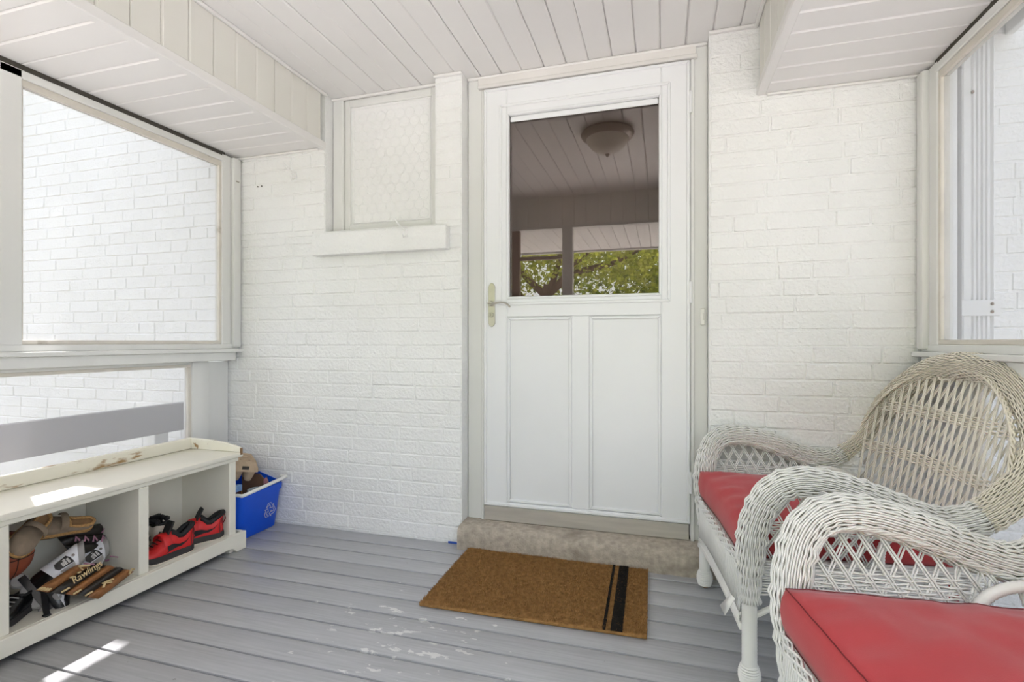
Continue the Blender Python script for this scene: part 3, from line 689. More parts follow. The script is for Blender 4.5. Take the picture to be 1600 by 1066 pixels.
    while c < .50:
        for off in (0, .007):
            pts = []
            for j in range(84):
                z = ZS + j * .006; y = -(c + off + .62 * (z - ZS))
                if inside(y, z): pts.append(back_pt(y, z) + Vector((.004, 0, 0)))
            if len(pts) > 2: bd_.tube(pts[::8] + [pts[-1]], .0020, 4)
        c += .036
    bd_.build('slanting_cane', 'wicker_cream', t, 0, True, angle=180)
    for z0 in (.548, .697, .36):
        bb = MB(); r_ = rim_y(z0 + .015) if z0 > .5 else .30
        band(bb, lambda y, z: back_pt(y, z), -r_ - NEAR_W * smoothstep(.54, .72, z0), r_, z0, z0 + .031, 6, .026, .0035, .0026, lambda y: Vector((1, 0, 0))); bb.build('woven_band', 'wicker_aged', t, 0, True, angle=180)
    # front apron with slanting canes and arched lower rail
    ab = MB()
    def zb(y): return .166 + .035 * (1 - (abs(y) / HW) ** 2.4)
    def ax(y): return -.004 - .008 * (1 - (y / HW) ** 2)
    k = -60
    while k <= 62:
        y = k * .0112; pts = []
        for j in range(14):
            z = .345 - j * .0165; yy = y + (j - 7) * .0045
            if abs(yy) < HW - .004 and z > zb(yy): pts.append(Vector((ax(yy), yy, z)))
        if len(pts) > 1: ab.tube([pts[0], pts[-1]] if len(pts) < 5 else [pts[0], pts[len(pts) // 2], pts[-1]], .0028, 4)
        k += 1
    band(ab, lambda y, z: Vector((ax(y) - .002, y, z)), -HW + .006, HW - .006, .322, .354, 5, .026, .0034, .0028, lambda y: Vector((1, 0, 0)))
    for j in range(4):
        ab.tube([(ax(y) - .003, y, zb(y) + .007 * j) for y in [(-1 + 2 * q / 16) * (HW - .006) for q in range(17)]], .0028, 4)
    ab.build('apron', 'wicker', t, 0, True, angle=180)
    rl = MB(); rl.rings([[(ax(y) - .006, y, zb(y) - .016), (ax(y) + .010, y, zb(y) - .016), (ax(y) + .010, y, zb(y) + .003), (ax(y) - .006, y, zb(y) + .003)] for y in [(-1 + 2 * q / 16) * HW for q in range(17)]])
    rl.build('apron_rail', 'wicker', t, .003)
    # woven seat deck
    sd_ = MB(); sd_.prism([(-.005, -HW), (.58, -.255), (.58, .255), (-.005, HW)], 'Z', .320, .346); sd_.build('seat', 'wicker', t, .004)
    return t

CH_ROT = math.atan2(.124, .992)
chair = make_chair('wicker_armchair', 'white wicker armchair set close to the brick wall, its rounded back in full view'); chair.location = (.175, -.41, 0); chair.rotation_euler.z = CH_ROT
bpy.context.view_layer.update()
tq = [chair.matrix_world.inverted() @ on('X', .152, x, y) for x, y in ((1125, 946), (1142, 928.5), (1149, 936), (1133, 962))]
tgm = MB().add(tq, [(0, 1, 2, 3)])
tg = tgm.build('care_tag', 'white', chair); tg['label'] = 'white care tag hanging below the apron'
md = tg.modifiers.new('thickness', 'SOLIDIFY'); md.thickness = .001
c2 = copy_tree(chair); c2.location = (.276, -1.342, 0); c2['label'] = 'white wicker armchair standing out beside its neighbour, away from the brick wall'
for ch in list(c2.children):
    if ch.name.startswith('care_tag'): bpy.data.objects.remove(ch)

# ---- red seat cushions
def make_cushion(seed, label):
    rnd = random.Random(seed); N = 26; hx, hy, h = .256, .280, .046
    def P(a, b, c):          # a, b in -1..1; c in -1 bottom .. 1 top
        e = max(abs(a), abs(b)); pinch = 1 - .030 * (1 - abs(a)) * abs(b) ** 3 - .030 * (1 - abs(b)) * abs(a) ** 3
        x = a * hx * pinch; y = b * hy * pinch * (1 - .06 * (a + 1) / 2)
        puff = (1 - abs(a) ** 3.2) * (1 - abs(b) ** 3.2)
        z = c * h + (c * .026 * puff if abs(c) > .99 else 0)
        f = Vector((x * 9 + seed, y * 5, c)); wr = noise.noise(f) * .010 + noise.noise(Vector((x * 16 + y * 9, y * 13 - x * 5, seed))) * .0065 + (1 - abs(noise.noise(Vector((x * 7 - y * 6, y * 3 + x * 3, seed + 4))))) ** 6 * .006
        edge = math.sin(b * 17 + 2 * noise.noise(Vector((b * 3, a * 2, seed)))) * .0045 * smoothstep(.35, .95, abs(a)) * (1 - smoothstep(.93, 1, e))
        return Vector((x, y, z + (wr + edge) * (1 if c > 0 else .2) * (1 - .5 * e ** 8)))
    G = [-1 + 2 * i / N for i in range(N + 1)]
    mb = MB(); vs = [P(a, b, 1) for a in G for b in G]; W = N + 1
    mb.add(vs, [(i * W + j, i * W + j + 1, (i + 1) * W + j + 1, (i + 1) * W + j) for i in range(N) for j in range(N)])
    vs = [P(a, b, -1) for a in G for b in G]
    mb.add(vs, [(i * W + j, i * W + j + 1, (i + 1) * W + j + 1, (i + 1) * W + j) for i in range(N) for j in range(N)])
    ring = [(a, -1) for a in G] + [(1, b) for b in G[1:]] + [(a, 1) for a in reversed(G[:-1])] + [(-1, b) for b in reversed(G[1:-1])]
    rows = []
    for c in (-1, -.5, 0, .5, 1):
        row = []
        for a, b in ring:
            p = P(a, b, c); n_ = Vector((a if abs(a) == 1 else 0, b if abs(b) == 1 else 0, 0))
            row.append(p + n_.normalized() * (.010 * (1 - c * c) + .004 * noise.noise(Vector((p.x * 20, p.y * 20, c + seed))) * (1 - c * c)))
        rows.append(row)
    mb.rings(rows, False, False)
    t = empty('seat_cushion'); tag(t, label, 'cushion', 'red seat cushions')
    body = mb.build('cushion_cover', 'red', t, 0, True, angle=60)
    wm = body.modifiers.new('weld', 'WELD'); wm.merge_threshold = .0004
    sm = MB()
    for c in ((-1, 1) if seed == 8 else (-1,)): sm.tube([P(a, b, c) + Vector((0, 0, .0004 * c)) for a, b in ring], .0012, 5, closed=True)
    for a, b in ((-1, -1), (-1, 1), (1, 1), (1, -1)): sm.tube([P(a, b, c) for c in (-1, 0, 1)], .0013, 5)
    sm.build('seam', 'red_dark', t)
    for s in (1, -1):
        for dx in (0, .012):
            pts = spline([(.250 - dx * .2, s * .248, -.03), (.268 + dx, s * .256, -.06), (.272 + dx, s * .258, -.12), (.262 + dx * 2.2, s * .252, -.19)], 5)
            MB().rings([[p + Vector((-.007, 0, 0)), p + Vector((.007, .001, 0)), p + Vector((.007, .0025, 0)), p + Vector((-.007, .0015, 0))] for p in pts]).build('tie', 'red', t)
    return t
def seat_on(cush, base, dx=0.252, dy=0.0, rot=0.0, tilt=0.0):
    m = Matrix.Translation(base.location) @ Matrix.Rotation(CH_ROT, 4, 'Z')
    p = m @ Vector((dx, dy, .396)); cush.location = p; cush.rotation_euler = (0, tilt, CH_ROT + rot)
cu1 = make_cushion(3, 'red cloth seat cushion with ties on the armchair close to the brick wall'); seat_on(cu1, chair, .254, 0, .0, 0)
cu2 = make_cushion(8, 'red cloth seat cushion on the armchair standing away from the brick wall'); seat_on(cu2, c2, .256, -.004, .015, 0)

# ---- coir door mat
mc = [on('Z', .0, x, y) for x, y in ((725, 856), (1005, 884), (1018, 997), (663, 946))]
dm = tag(empty('door_mat', (-.445, -.30, 0), math.radians(1.2)), 'brown coir door mat with two black stripes in front of the step', 'door mat')
ML, MW = .785, .515
MB().box(-ML / 2, ML / 2, -MW / 2, MW / 2, .0, .012).build('mat_backing', 'coir', dm, .003)
for a_, b_ in ((.252, .262), (.278, .316)): MB().box(a_, b_, -MW / 2 + .001, MW / 2 - .001, .012, .0155).build('stripe_base', 'coir_black', dm)
fib = MB(); fbk = MB(); rf = random.Random(4)
for i in range(34000):
    x = rf.uniform(-ML / 2, ML / 2); y = rf.uniform(-MW / 2, MW / 2)
    tgt = fbk if (.252 < x < .262 or .278 < x < .316) and rf.random() > .05 else fib
    a = rf.uniform(0, 2 * PI); l = rf.uniform(.006, .010); d = Vector((math.cos(a), math.sin(a), 0)); w_ = d.cross(Vector((0, 0, 1))) * .0011; b = Vector((x, y, .011)); tip = b + Vector((rf.uniform(-.004, .004), rf.uniform(-.004, .004), l))
    k = len(tgt.v); tgt.v += [tuple(b - w_), tuple(b + w_), tuple(tip)]; tgt.f.append((k, k + 1, k + 2))
for nm, f_, m_ in (('coir_pile', fib, 'coir'), ('black_stripe', fbk, 'coir_black')):
    me = bpy.data.meshes.new(nm); me.from_pydata(f_.v, [], f_.f); o = bpy.data.objects.new(nm, me); COL.objects.link(o); me.materials.append(M[m_]); o.parent = dm; o['kind'] = 'stuff'

# ---- coat hooks
def hook(loc, label):
    t = tag(empty('coat_hook', loc), label, 'hook', 'white coat hooks')
    MB().prism([(-.012, -.022), (.012, -.022), (.014, .0), (.008, .024), (-.008, .024), (-.014, 0)], 'Y', -.006, 0).build('hook_plate', 'brick', t, .002)
    MB().tube(spline([(0, -.004, .012), (-.006, -.022, .02), (-.016, -.045, .036), (-.028, -.055, .058)]), .0042, 7).build('upper_prong', 'brick', t)
    MB().tube(spline([(0, -.004, -.012), (.002, -.020, -.022), (.004, -.032, -.014), (.005, -.036, .004)]), .0042, 7).build('lower_prong', 'brick', t)
hook((-1.817, -.006, 1.795), 'white double coat hook on the brick beside the corner window')
hook((-1.160, -.052, 1.455), 'white double coat hook on the ledge below the embossed panel')

# ---- porch ceiling lamp (mirrored in the door glass)
cl = tag(empty('ceiling_lamp', (-.316, -.70, CEIL)), 'flush ceiling lamp with pewter rim and frosted glass bowl', 'lamp')
MB().lathe([(.06, 0), (.150, -.004), (.158, -.018), (.150, -.034), (.138, -.044), (.128, -.046)], 32).build('lamp_base', 'pewter', cl)
MB().lathe([(.126, -.040), (.120, -.062), (.100, -.092), (.070, -.116), (.035, -.132), (.001, -.137)], 32).build('glass_bowl', 'globe', cl)
MB().lathe([(.001, -.132), (.014, -.136), (.012, -.142), (.007, -.148), (.001, -.154)], 14).build('finial', 'pewter', cl)

# ---- storage bench
BX, BY = -1.99, -1.0
bench = tag(empty('storage_bench', (BX, BY, 0)), 'cream painted wooden storage bench with open cubbies and worn raised back rail', 'bench')
BF, BB = -1.834, -2.128                              # front face, back face
def bb_(name, m, x0, x1, y0, y1, z0, z1, bev=.003, parent=bench, **kw):
    o = box(name, m, parent, x0 - BX, x1 - BX, y0 - BY, y1 - BY, z0, z1, bev, **kw); return o
BE0, BE1 = -1.690, -.355                             # outer ends of the carcass
top = bb_('seat_top', 'bench', BB - .010, BF + .002, BE0 - .024, BE1 + .026, .420, .441, .004, seg=2)
bb_('top_moulding', 'bench', BB, BF - .010, BE0 - .012, BE1 + .012, .402, .420, .003, top)
bb_('end_panel', 'bench', BB, BF - .012, BE1 - .036, BE1, .0, .402); bb_('end_panel', 'bench', BB, BF - .012, BE0, BE0 + .036, .0, .402)
bb_('divider', 'bench', BB + .01, BF - .012, -.801, -.763, .080, .402); bb_('divider', 'bench', BB + .01, BF - .012, -1.230, -1.190, .080, .402)
bb_('back_panel', 'bench', BB - .004, BB + .008, BE0, BE1, .02, .402, .001)
bb_('bottom_shelf', 'bench', BB, BF - .010, BE0, BE1, .062, .080, .002)
def yb(y): return y - BY
e0, e1 = BE0 - .04, BE1 + .042
pr = [(yb(e0), 0), (yb(e0 + .055), 0), (yb(e0 + .062), .010), (yb(e0 + .075), .020), (yb(e0 + .09), .024), (yb(e1 - .09), .024), (yb(e1 - .075), .020), (yb(e1 - .062), .010), (yb(e1 - .055), 0), (yb(e1), 0), (yb(e1), .079), (yb(e0), .079)]
MB().prism(pr, 'X', BF - .014 - BX, BF + .004 - BX).build('base_board', 'bench', bench, .002)
for y in (e0, e1 - .016): bb_('base_return', 'bench', BB, BF - .014, y, y + .016, 0, .079, .002)
bb_('back_rail', 'bench_worn', BB - .010, BB + .010, BE0 - .02, BE1 + .022, .441, .492, .004)
for ye, s in ((BE1 + .008, 1), (BE0 - .022, -1)):
    gp = [(BB + .010 - BX, .441), (BF + .000 - BX, .441), (BF + .000 - BX, .462), (BF - .03 - BX, .470), (BF - .09 - BX, .481), (BF - .16 - BX, .488), (BB + .010 - BX, .492)]
    g_ = MB().prism(gp, 'Y', ye - BY, ye + .016 - BY).build('end_gallery', 'bench_worn', bench, .003)
    bb_('bare_end', 'bare_wood', BF - .001, BF + .003, ye + .001, ye + .015, .430, .461, .001, g_)

# ---- shoes
def shoe_parts(t, Ln, Wd, zs, rim, toe_h, m_up, m_lin, m_sole, m_line, vamp_from=.50, low=.8, collar=.075):
    """t: parent at heel-toe middle on the ground, +x to the toe"""
    def hw(s):                                        # half width over length, s 0 heel .. 1 toe
        return Wd / 2 * (math.sqrt(max(0, 1 - ((.16 - s) / .16) ** 2)) * .82 if s < .16 else (.82 + .18 * smoothstep(.30, .72, s)) if s < .74 else math.sqrt(max(0, 1 - ((s - .74) / .26) ** 2)))
    S = [0.004, .03, .07, .12, .18, .25, .32, .40, .47, .54, .62, .70, .78, .85, .91, .955, .985, .998]
    def sec(s):
        w = max(.002, hw(s)); x = (s - .5) * Ln
        closed = smoothstep(vamp_from - .06, vamp_from + .03, s)
        hr = rim(s) if s < vamp_from else rim(vamp_from) + (toe_h - rim(vamp_from)) * smoothstep(vamp_from, .80, s)
        hr = hr if s < .85 else zs + (hr - zs) * math.sqrt(max(.02, 1 - ((s - .85) / .155) ** 2))
        ow = w * (.58 * (1 - closed) + .20 * closed); h = hr - zs
        return x, w, hr, ow, h, closed
    outer = []; lining = []
    for s in S:
        x, w, hr, ow, h, c = sec(s)
        half = [(w, zs), (w * 1.03, zs + .22 * h), (w * (.99 - .04 * c), zs + .5 * h), (w * .88 - .10 * w * c, zs + .78 * h), (max(ow, w * .62 * (1 - c) + ow * c), zs + .96 * h)]
        topz = hr
        ring = [(x, y, z) for y, z in half] + [(x, ow * .6, topz)] + [(x, -ow * .6, topz)] + [(x, -y, z) for y, z in reversed(half)]
        outer.append(ring)
    # upper: sides only where open
    mb = MB(); n = len(outer[0]); vs = [p for r in outer for p in r]; fs = []
    for i in range(len(S) - 1):
        op = S[i + 1] <= vamp_from
        for k in range(n - 1):
            if op and k in (4, 5, 6): continue
            fs.append((i * n + k, i * n + k + 1, (i + 1) * n + k + 1, (i + 1) * n + k))
    fs.append(tuple(range(0, n)) if S[0] > vamp_from else tuple(k for k in range(n)))
    fs.pop()
    mb.add(vs, fs); up = mb.build('upper', m_up, t, 0, True, angle=70)
    # heel cap strip + padded collar + lining
    col = [];
    for s in [q for q in S if q <= vamp_from]:
        x, w, hr, ow, h, c = sec(s); col.append((x, max(ow, w * .62), zs + .97 * h))
    back = sec(S[0]); loop = [Vector(p) for p in col] + [Vector((p[0], -p[1], p[2])) for p in reversed(col)]
    MB().tube(loop, Wd * collar, 7, closed=True).build('collar', m_lin, up, 0, True, angle=180)
    ins = MB(); ins.rings([[Vector((p.x, p.y * .97, p.z)) for p in loop], [Vector((p.x * .96 + .002, p.y * .9, zs + .006)) for p in loop]], False, True); ins.build('lining', m_lin, up, 0, True, angle=60)
    hc = MB(); r0 = outer[0]; hc.add(r0, [tuple(range(n))]); hc.build('heel_cap', m_up, up)
    so = [(((s - .5) * Ln * 1.03), hw(s) * 1.07 + .001) for s in S]; ol = so + [(x, -y) for x, y in reversed(so)]
    def lift(x): return .012 * smoothstep(.30, .52, x / Ln) + .004 * smoothstep(-.35, -.5, x / Ln)
    sm = MB().rings([[(x * .98, y * .96, .002 + lift(x)) for x, y in ol], [(x, y, .006 + lift(x)) for x, y in ol], [(x, y, zs * low + lift(x) * .6) for x, y in ol], [(x * .985, y * .97, zs + .003 + lift(x) * .3) for x, y in ol]]); sole = sm.build('sole', m_sole, t, 0, True, angle=50)
    if m_line: MB().rings([[(x, y, .0005 + lift(x)) for x, y in ol], [(x * 1.004, y * 1.01, .005 + lift(x)) for x, y in ol]]).build('outsole', m_line, sole, 0, True, angle=50)
    return up, sec, hw
def on_side(sec, zs, Ln, side, poly, out, name, m, parent):
    """flat mark laid on the shoe side; poly in (s, height 0..1)"""
    vs = []
    for s, q in poly:
        x, w, hr, ow, h, c = sec(s); y = w * (1.03 if q < .3 else 1.03 - .10 * (q - .3) / .5) + out; vs.append((x, side * y, zs + q * h))
    return MB().add(vs, [tuple(range(len(vs)))]).build(name, m, parent)
def sneaker(name, label, loc, rz, mirror=1):
    t = tag(empty(name, loc, rz), label, 'shoe', 'red sneakers in the bench cubby'); Ln = .205; zs = .026
    rim = lambda s: .100 - .022 * smoothstep(.08, .28, s) + .030 * smoothstep(.28, .46, s) + .010 * smoothstep(.12, .0, s)
    up, sec, hw = shoe_parts(t, Ln, .080, zs, rim, .054, 'shoe_red', 'black', 'sole', 'bone', .46, collar=.13)
    for sd in (1, -1):
        on_side(sec, zs, Ln, sd, [(.56, .20), (.62, .10), (.58, .12), (.50, .16), (.40, .22), (.30, .30), (.20, .44), (.12, .60), (.22, .50), (.34, .44), (.44, .42), (.52, .45), (.55, .60), (.58, .40)], .0022, 'swoosh_mark', 'black', up)
        on_side(sec, zs, Ln, sd, [(.02, .02), (.10, .02), (.12, .35), (.08, .75), (.02, .80)], .0018, 'heel_panel', 'shoe_darkred', up)
    # tongue, strap, laces
    x, w, hr, ow, h, c = sec(.47)
    MB().rings([[(.000, -.020, .092), (.000, .020, .092), (.006, .020, .094), (.006, -.020, .094)], [(-.014, -.022, .118), (-.014, .022, .118), (-.006, .022, .122), (-.006, -.022, .122)], [(-.026, -.018, .140), (-.026, .018, .140), (-.018, .018, .144), (-.018, -.018, .144)]]).build('tongue', 'black', t, .002)
    sp2 = [(.012 + .004 * math.sin(a), .043 * math.cos(a), .062 + .038 * math.sin(a)) for a in [PI * k / 10 for k in range(11)]]
    MB().tube(sp2, .0135, 8, flat=.22, up=(0, 1, 0)).build('strap', 'shoe_red', t, 0, True, angle=60)
    for k in range(4):
        x = .028 + k * .014; MB().tube([(x, .020 - k * .002, .078 - k * .006), (x + .004, 0, .083 - k * .0065), (x, -.020 + k * .002, .078 - k * .006)], .0022, 5).build('lace', 'black', t)
    MB().tube([(-.096, 0, .086), (-.108, 0, .096), (-.112, 0, .078), (-.104, 0, .06)], .004, 6, flat=.5).build('pull_tab', 'shoe_darkred', t)
    return t
SH = .0805
sneaker('sneaker', 'red and black sneaker with strap, lying sideways across the front of the cubby', (-1.898, -.653, SH), math.radians(-100))
sneaker('sneaker', 'red and black sneaker standing toe-in beside the bench end panel', (-1.925, -.490, SH), math.radians(-122))
def runner(label, loc, rz):
    t = tag(empty('running_shoe', loc, rz), label, 'shoe', 'black and white running shoes in the bench cubby'); Ln = .150; zs = .034
    rim = lambda s: .120 - .012 * smoothstep(.1, .3, s) + .016 * smoothstep(.3, .5, s)
    up, sec, hw = shoe_parts(t, Ln, .078, zs, rim, .062, 'bone', 'black', 'bone', 'sole', .48)
    # heel emblem: two interlocked arcs
    for sg, z0 in ((1, .086), (-1, .074)):
        arc = [(-.0775 - .001 * abs(math.sin(a)), .022 * math.cos(a), z0 + sg * (-.012 * math.sin(a) + .004)) for a in [PI * k / 10 for k in range(11)]]
        MB().tube(arc, [.0022, .004, .005, .0045, .0035, .003, .0035, .0045, .005, .004, .0022], 6, flat=.5, up=(1, 0, 0)).build('heel_emblem', 'black', up, 0, True, angle=180)
    for k in range(5):
        x = .008 + k * .015; MB().tube([(x, .022, .090 - k * .006), (x + .004, 0, .097 - k * .0065), (x, -.022, .090 - k * .006)], .0028, 5).build('lace', 'black', t)
    MB().rings([[(.002, -.022, .100), (.002, .022, .100), (.009, .022, .102), (.009, -.022, .102)], [(-.02, -.022, .142), (-.02, .022, .142), (-.012, .022, .146), (-.012, -.022, .146)]]).build('tongue', 'black', t, .002)
    for k in range(6): MB().lathe([(.001, -.012), (.012, -.004), (.013, .004), (.001, .012)], 8, (-.062 + .014 * k, .024 * (-1) ** k, .128)).build('collar_ruffle', 'black', up)
    return t
runner('black and white running shoe pushed against the cubby divider', (-2.030, -.690, SH), math.radians(174))
runner('black and white running shoe at the back of the cubby behind the strap sneaker', (-2.03, -.600, SH), math.radians(172))

# clogs on top of the heap: cork footbed, taupe upper
def clog(label, mtx):
    t = tag(empty('suede_clog'), label, 'shoe', 'taupe clogs on the heap'); t.matrix_world = mtx @ Matrix.Scale(.78, 4); Ln = .235; zs = .020
    rim = lambda s: .034 + .012 * smoothstep(.25, .45, s) + .016 * smoothstep(.42, .5, s)
    up, sec, hw = shoe_parts(t, Ln, .088, zs, rim, .060, 'taupe', 'taupe', 'cork', 'sole', .45)
    for o in up.children:
        if o.name.startswith('lining'): o.data.materials[0] = M['bare_wood']
        if o.name.startswith('collar'): o.data.materials[0] = M['cork']
    MB().tube([(.0, .042 * math.cos(a), .046 + .030 * math.sin(a)) for a in [PI * k / 10 for k in range(11)]], .013, 8, flat=.22, up=(0, 1, 0)).build('strap', 'taupe', up, 0, True, angle=60)
    return t
def mtx_from(loc, fwd, up):
    x = Vector(fwd).normalized(); z = Vector(up); z = (z - x * z.dot(x)).normalized(); y = z.cross(x)
    m = Matrix((x, y, z)).transposed().to_4x4(); m.translation = loc; return m
clog('taupe suede clog with cork rim on top of the heap, opening turned out', mtx_from((-1.985, -.975, .300), (-.30, -1, .16), (.75, .05, .8)))
clog('taupe suede clog wedged between the ball and the inline skate', mtx_from((-1.925, -1.105, .325), (.50, -.80, -.35), (.6, .6, .8)))

# inline skates
def skate(label, mtx):
    t = tag(empty('inline_skate'), label, 'skate', 'inline skates in the bench cubby'); t.matrix_world = mtx @ Matrix.Scale(.74, 4)
    def ell(z, cx, rx, ry, n=20, tilt=0.0): return [(cx + rx * math.cos(2 * PI * k / n), ry * math.sin(2 * PI * k / n), z + tilt * math.cos(2 * PI * k / n)) for k in range(n)]
    MB().rings([ell(.030, .052, .098, .034), ell(.045, .055, .108, .040), ell(.070, .048, .104, .042), ell(.095, .028, .084, .041), ell(.118, .0, .060, .040)]).build('boot', 'black_gloss', t, 0, True, angle=60)
    MB().rings([ell(.068, .060, .098, .0435, tilt=-.012), ell(.082, .052, .092, .0440, tilt=-.016), ell(.094, .040, .080, .0430, tilt=-.012)]).build('toe_shell', 'skate_white', t, 0, True, angle=60)
    for s in (1, -1): MB().lathe([(.024, 0), (.022, .003), (.001, .005)], 18, (0, 0, 0)).xf(Matrix.Translation((.085, s * .036, .062)) @ Matrix.Rotation(-s * PI / 2, 4, 'X') @ Matrix.Scale(.62, 4, (0, 1, 0))).build('oval_inlay', 'skate_grey', t)
    cuff = MB().rings([ell(.088, .0, .062, .044, tilt=.012), ell(.120, -.004, .058, .0465, tilt=.004), ell(.160, -.010, .054, .047, tilt=-.010), ell(.195, -.016, .052, .046, tilt=-.022), ell(.205, -.017, .049, .043, tilt=-.024)], False, False).build('cuff', 'skate_white', t, 0, True, angle=60)
    MB().rings([ell(.150, -.008, .046, .040), ell(.200, -.016, .046, .040, tilt=-.02), ell(.232, -.022, .044, .038, tilt=-.022), ell(.228, -.022, .036, .030, tilt=-.022), ell(.150, -.008, .034, .028)], False, True).build('liner', 'skate_grey', t, 0, True, angle=60)
    for s in (1, -1):
        def cp(a, z): return ((-.010) + .057 * math.cos(a), s * .0495 * math.sin(a), z)
        gp_ = MB(); gp_.add([cp(a, z) for a, z in ((.55, .150), (.9, .172), (1.25, .178), (1.25, .120), (.9, .126))], [(0, 1, 2, 3, 4)]); gp_.build('grey_panel', 'skate_grey', cuff)
        bp2 = MB(); bp2.add([cp(a, z) for a, z in ((1.28, .178), (1.75, .176), (2.1, .168), (1.95, .118), (1.6, .112), (1.34, .120))], [(0, 1, 2, 3, 4, 5)]); bp2.build('badge', 'black_gloss', cuff)
        for zz, k in ((.158, 5), (.146, 6), (.136, 4)):
            lt = MB()
            for q in range(k):
                a0 = 1.42 + q * .085; lt.add([cp(a0, zz), cp(a0 + .05, zz), cp(a0 + .05, zz + .009), cp(a0, zz + .009)], [(0, 1, 2, 3)])
            lt.xf(Matrix.Scale(1.012, 4)).build('badge_print', 'white', cuff)
        MB().lathe([(.006, 0), (.006, .003), (.002, .004)], 12).xf(Matrix.Translation((-.020, s * .047, .188)) @ Matrix.Rotation(-s * PI / 2, 4, 'X')).build('rivet', 'pewter', cuff)
        MB().lathe([(.010, 0), (.010, .004), (.004, .005)], 14).xf(Matrix.Translation((.035, s * .040, .098)) @ Matrix.Rotation(-s * PI / 2, 4, 'X')).build('pivot_bolt', 'black_gloss', cuff)
    MB().tube(spline([(.034, .04, .196), (.060, .02, .225), (.066, -.02, .222), (.038, -.04, .196)]), .007, 6, flat=.4).build('buckle_strap', 'pink', t, 0, True, angle=60)
    fr_ = MB(); 
    for s in (1, -1): fr_.box(-.075, .115, s * .014 - .002, s * .014 + .002, .004, .032)
    fr_.build('wheel_frame', 'black_gloss', t, .001)
    for k in range(4): MB().lathe([(.006, -.010), (.026, -.009), (.032, 0), (.026, .009), (.006, .010)], 18).xf(Matrix.Translation((-.068 + k * .060, 0, .006)) @ Matrix.Rotation(PI / 2, 4, 'X')).build('wheel', 'skate_grey', t)
    return t
skate('white and black inline skate leaning on the cubby divider with its cuff badge showing', mtx_from(on('X', -1.975, 88, 853) - Vector((-.12, .62, .80)).normalized() * .150, (.45, .12, -.50), (-.12, .62, .80)))
skate('white and black inline skate half hidden behind the brown baseball glove', mtx_from(on('X', -2.005, 158, 860) - Vector((.0, .85, .45)).normalized() * .150, (.40, .20, -.50), (.0, .85, .45)))

# baseball gloves: stitched bands over a bilinear bed
def glove(name, label, C4, bands, laces, text=None, thick=.022):
    P00, P10, P01, P11 = [Vector(p) for p in C4]                # (tips, pinky) (wrist, pinky) (tips, thumb) (wrist, thumb)
    org = (P00 + P10 + P01 + P11) / 4; t = tag(empty(name, org), label, 'baseball glove', 'baseball gloves in the bench cubby')
    nrm = (P10 - P00).cross(P01 - P00).normalized()
    if nrm.z < 0: nrm = -nrm
    def G(u, v, h=0.0): return P00.lerp(P10, u).lerp(P01.lerp(P11, u), v) + nrm * h - org
    last = None
    for (a, b, m_, u0, u1) in bands:
        rows = []; low_ = []
        for i in range(11):
            q = i / 10; u = u0 + (u1 - u0) * q; e = math.sqrt(max(0.0, 1 - (2 * q - 1) ** 8)); r = []
            for j in range(9):
                w_ = j / 8; sh = .5 + (w_ - .5) * (1 - .25 * (1 - smoothstep(0, .16, q)))
                r.append(G(u, a + (b - a) * sh, e * (thick * (.45 + .55 * math.sin(PI * w_)) + .004 * noise.noise(Vector((q * 5, a * 9, w_))))))
            bot = [G(u, a + (b - a) * (.5 + (j / 8 - .5)), -.012 * e) for j in range(8, -1, -1)]
            rows.append(r + bot)
        last = MB().rings(rows).build('finger_stall', m_, t, 0, True, angle=60)
    for pts, rad in laces: MB().tube([G(*p) for p in pts], rad, 6, flat=.6).build('lace', 'lace' if name == 'baseball_glove' and bands[0][2] == 'leather' else 'pink', t, 0, True, angle=60)
    if text:
        me = text_mesh(text, .031, .35); o = bpy.data.objects.new('stitched_lettering', me); COL.objects.link(o); me.materials.append(M['lace']); o.parent = t
        ux = (G(1, .68) - G(0, .68)).normalized(); uz = nrm; uy = uz.cross(ux)
        o.matrix_local = Matrix.Translation(G(.50, .68, thick + .007)) @ Matrix((ux, uy, uz)).transposed().to_4x4()
    return t
C4 = [on('X', -1.805, 152, 936), on('X', -1.838, 208, 893), on('X', -1.865, 58, 922), on('X', -1.90, 138, 874)]
glove('baseball_glove', 'brown and black leather baseball glove with script lettering and rawhide laces', C4,
      [(-.02, .20, 'leather', .0, 1.0), (.19, .39, 'leather_dark', .02, 1.0), (.38, .57, 'leather', .0, .98), (.56, .80, 'leather_dark', -.02, .96), (.80, 1.02, 'leather', -.02, .80)],
      [([(.02, .84 + .045 * k, .012), (-.045, .84 + .045 * k, .012)], .0045) for k in range(4)] + [([(.06, v, .024), (-.02, v + .03, .010)], .005) for v in (.20, .40, .60)] +
      [([(.20, .12, .026), (.34, .20, .030), (.48, .14, .028)], .004), ([(.30, .22, .028), (.38, .10, .028)], .004), ([(.86, .02, .014), (.92, .06, .022), (.97, .02, .014)], .005), ([(.80, .0, .014), (.88, .05, .022)], .005),
       ([(.55, .78, .026), (.60, .92, .030), (.72, .80, .026)], .004), ([(.30, .80, .024), (.34, .78, .026)], .005), ([(.46, .80, .024), (.50, .78, .026)], .005)], 'Rawlings')
C5 = [on('X', -2.00, 108, 862), on('X', -2.00, 172, 868), on('X', -2.05, 82, 832), on('X', -2.05, 160, 820)]
glove('baseball_glove', 'black leather baseball glove with mauve laces under the clog on the heap', C5,
      [(0, .34, 'leather_dark', 0, 1), (.32, .66, 'leather_dark', 0, 1), (.64, 1, 'leather_dark', 0, 1)],
      [([(q, .30, .024), (q + .05, .50, .028), (q + .11, .34, .024)], .0035) for q in (.12, .32, .52, .72)] + [([(.80, .62, .024), (.90, .80, .024), (.97, .52, .022)], .0035)])
